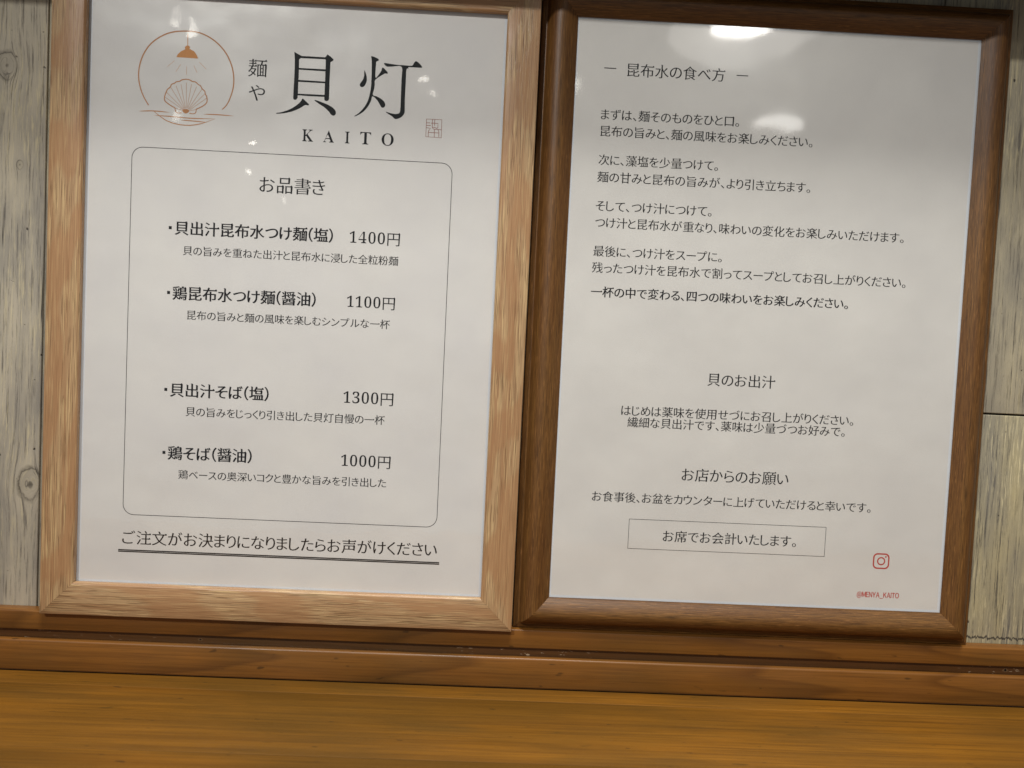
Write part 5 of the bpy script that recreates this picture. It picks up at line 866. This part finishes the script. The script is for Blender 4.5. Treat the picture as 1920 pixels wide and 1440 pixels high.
# ------------------------------------------------------------------ left frame: the menu
lf = root(thing('picture_frame', 'flat light oak frame holding the priced noodle menu with shell and lamp emblem', 'picture frame', W(-135, 304.8, 6), 'framed notices on the ledge'))
FLAT = [(0, -11.9), (0, -0.5), (0.15, -0.15), (0.5, 0), (15.1, 0), (15.45, -0.12), (15.9, -0.55), (16.15, -0.95), (16.15, -3.35), (13.0, -3.35), (13.0, -11.9)]
build_frame(lf, -251.75, -15.0, -18.25, 304.7, FLAT, OAK)
lsheet = link('printed_sheet', sheet_mesh(-235.6, 1.15, -34.4, 288.55, (1.5, 1.2, 1.25, 1.0)), [MARGIN, PAPER], lf, plane_matrix(SHEET_Z))
link('acrylic_pane', box_mesh('acrylic_pane', (-238.4, -1.5, 3.42), (-31.6, 291.2, 3.88)), ACRYL, lf)
link('backing_board', box_mesh('backing_board', (-238.2, -1.4, 4.3), (-31.8, 291.0, 8.0)), BOARD, lf)

# ------------------------------------------------------------------ right frame: how to eat
rf = root(thing('picture_frame', 'rounded dark walnut frame holding the text-only eating instructions, to the right of the oak frame', 'picture frame', W(100, 304.8, 8), 'framed notices on the ledge'))
ROUND = [(0, -11.9), (0, -8.2), (0.25, -7.6), (0.8, -7.3), (2.7, -6.9), (3.1, -6.5), (3.35, -5.6), (3.9, -4.0), (4.8, -2.3), (6.0, -0.9), (7.5, 0.05), (9.2, 0.5), (10.8, 0.35), (12.4, -0.25), (14.0, -1.15), (15.4, -2.1), (16.6, -3.0), (17.2, -3.4), (17.5, -3.5), (14.5, -3.55), (14.5, -11.9)]
build_frame(rf, -17.5, -17.5, 217.5, 304.7, ROUND, WALNUT)
rsheet = link('printed_sheet', sheet_mesh(0, 0, 200, 287.2, (0.9, 0.8, 1.2, 1.1)), [MARGIN, PAPER_R], rf, plane_matrix(SHEET_Z))
link('acrylic_pane', box_mesh('acrylic_pane', (-2.9, -2.9, 3.60), (202.9, 290.0, 3.90)), ACRYL_R, rf)
link('backing_board', box_mesh('backing_board', (-2.8, -2.8, 4.3), (202.8, 289.9, 8.0)), BOARD, rf)

# ------------------------------------------------------------------ print on both sheets
for side, kind, text, x0, x1, yc, style in LINES:
    sh = lsheet if side == 'L' else rsheet
    ink = RED if style == 'acct' else INK if style in ('bold', 'semi', 'price', 'head') else INK_SOFT
    mark(kind, [fill_mesh(kind, ly, i * 0.0008) for i, ly in enumerate(set_line(text, x0, x1, yc, style))], ink, sh)

def fit_glyph(ch, x0, x1, y0, y1, ox, oy, serif=False):
    g = [offset_poly(p, ox, oy) for p in glyph(ch, serif)]
    a, b, lo, hi = ink_box(g)
    return [[(x0 + (x - a) / (b - a) * (x1 - x0), y1 - (y - lo) / (hi - lo) * (y1 - y0)) for x, y in p] for p in g]

mark('logotype', [fill_mesh('k', [catmull(KAI['outer'], 1, True)] + KAI['holes'])] + [fill_mesh('l', [catmull(p, 3, True)]) for p in KAI['legs']] +
     [fill_mesh('t', [catmull(p, 3, True)]) for p in TOU], INK_LOGO, lsheet)
mark('romanised_name', fill_mesh('romanised_name', [p for ch, a, b, c, d in KAITO for p in fit_glyph(ch, a, b, c, d, -14, 5, True)]), INK, lsheet)
mark('shop_kind', fill_mesh('shop_kind', [p for ch, a, b, c, d in MENYA for p in fit_glyph(ch, a, b, c, d, 2, -8)]), INK, lsheet)

def strokes(name, items):
    """items: (points, width, taper); each a hair in front of the last so none coincide"""
    ms = []
    for i, (p, w, tp) in enumerate(items):
        ms.append(fill_mesh(name, ribbon(p, w, tp), i * 0.0006))
    return ms
N1 = (1.0, 1.0)
ring = strokes('emblem_ring', [(catmull(LOGO['arc'][0], 6), 0.62, (0.8, 0.8)), (catmull(LOGO['bowl'], 6), 0.45, (0.5, 0.2))] + [(catmull(p, 5), 0.48, (0.1, 0.1)) for p in LOGO['water']])
mark('emblem_ring', ring, BRONZE, lsheet)
mark('emblem_lamp', [fill_mesh('lamp', [LOGO['cap']], 0.001)] + strokes('lamp', [(LOGO['cord'], 0.34, N1)] + [(p, 0.24, (0.6, 0.6)) for p in LOGO['rays']]), BRONZE_FILL, lsheet)
mark('emblem_shell', strokes('shell', [(catmull(LOGO['shell'], 4), 0.50, N1)] + [(p, 0.27, (0.7, 0.7)) for p in LOGO['ribs']] + [(catmull(LOGO['base'], 4), 0.42, N1), (catmull(LOGO['base2'], 4), 0.42, N1)]) + [fill_mesh('hinge', [catmull(LOGO['hinge'], 3, True)], 0.012)], BRONZE, lsheet)
mark('seal_stamp', [fill_mesh('seal', ribbon(SEAL[0][:-1], 0.32, N1, True))] + strokes('seal', [(p, 0.28, N1) for p in SEAL[1:]]), SEAL_RED, lsheet)
mark('border_line', fill_mesh('border_line', [rounded_rect(-213.9, 73.7, -57.95, 254.5, 5.4), rounded_rect(-213.62, 73.98, -58.23, 254.22, 5.15)]), INK_SOFT, lsheet)
mark('double_rule', fill_mesh('double_rule', [rect(-215.6, 271.9, -56.0, 272.48), rect(-215.6, 272.66, -56.0, 273.24)]), INK_SOFT, lsheet)
for bx, by in ((-194.35, 112.0), (-194.3, 143.6), (-194.35, 191.3), (-194.4, 222.6)):
    mark('bullet', fill_mesh('bullet', [rect(bx - 0.72, by - 0.75, bx + 0.72, by + 0.75)]), INK, lsheet)

for a, b in ((14.08, 19.93), (79.43, 85.23)):
    mark('dash', fill_mesh('dash', [rect(a, 23.35, b, 23.80)]), INK, rsheet)
mark('notice_box', fill_mesh('notice_box', [rect(38.45, 245.8, 138.95, 261.0), rect(38.67, 246.02, 138.73, 260.78)]), INK_SOFT, rsheet)
def circle(cx_, cy_, r, n=40):
    return [(cx_ + r * math.cos(i * math.tau / n), cy_ + r * math.sin(i * math.tau / n)) for i in range(n)]
ex0, ex1, ey0, ey1 = 163.96, 172.43, 258.0, 266.1
ecx, ecy = (ex0 + ex1) / 2, (ey0 + ey1) / 2
mark('camera_emblem', fill_mesh('camera_emblem', [rounded_rect(ex0, ey0, ex1, ey1, 2.3), rounded_rect(ex0 + .72, ey0 + .72, ex1 - .72, ey1 - .72, 1.7),
     circle(ecx, ecy, 2.12), circle(ecx, ecy, 1.48), circle(170.47, 259.78, 0.44, 16)]), RED, rsheet)
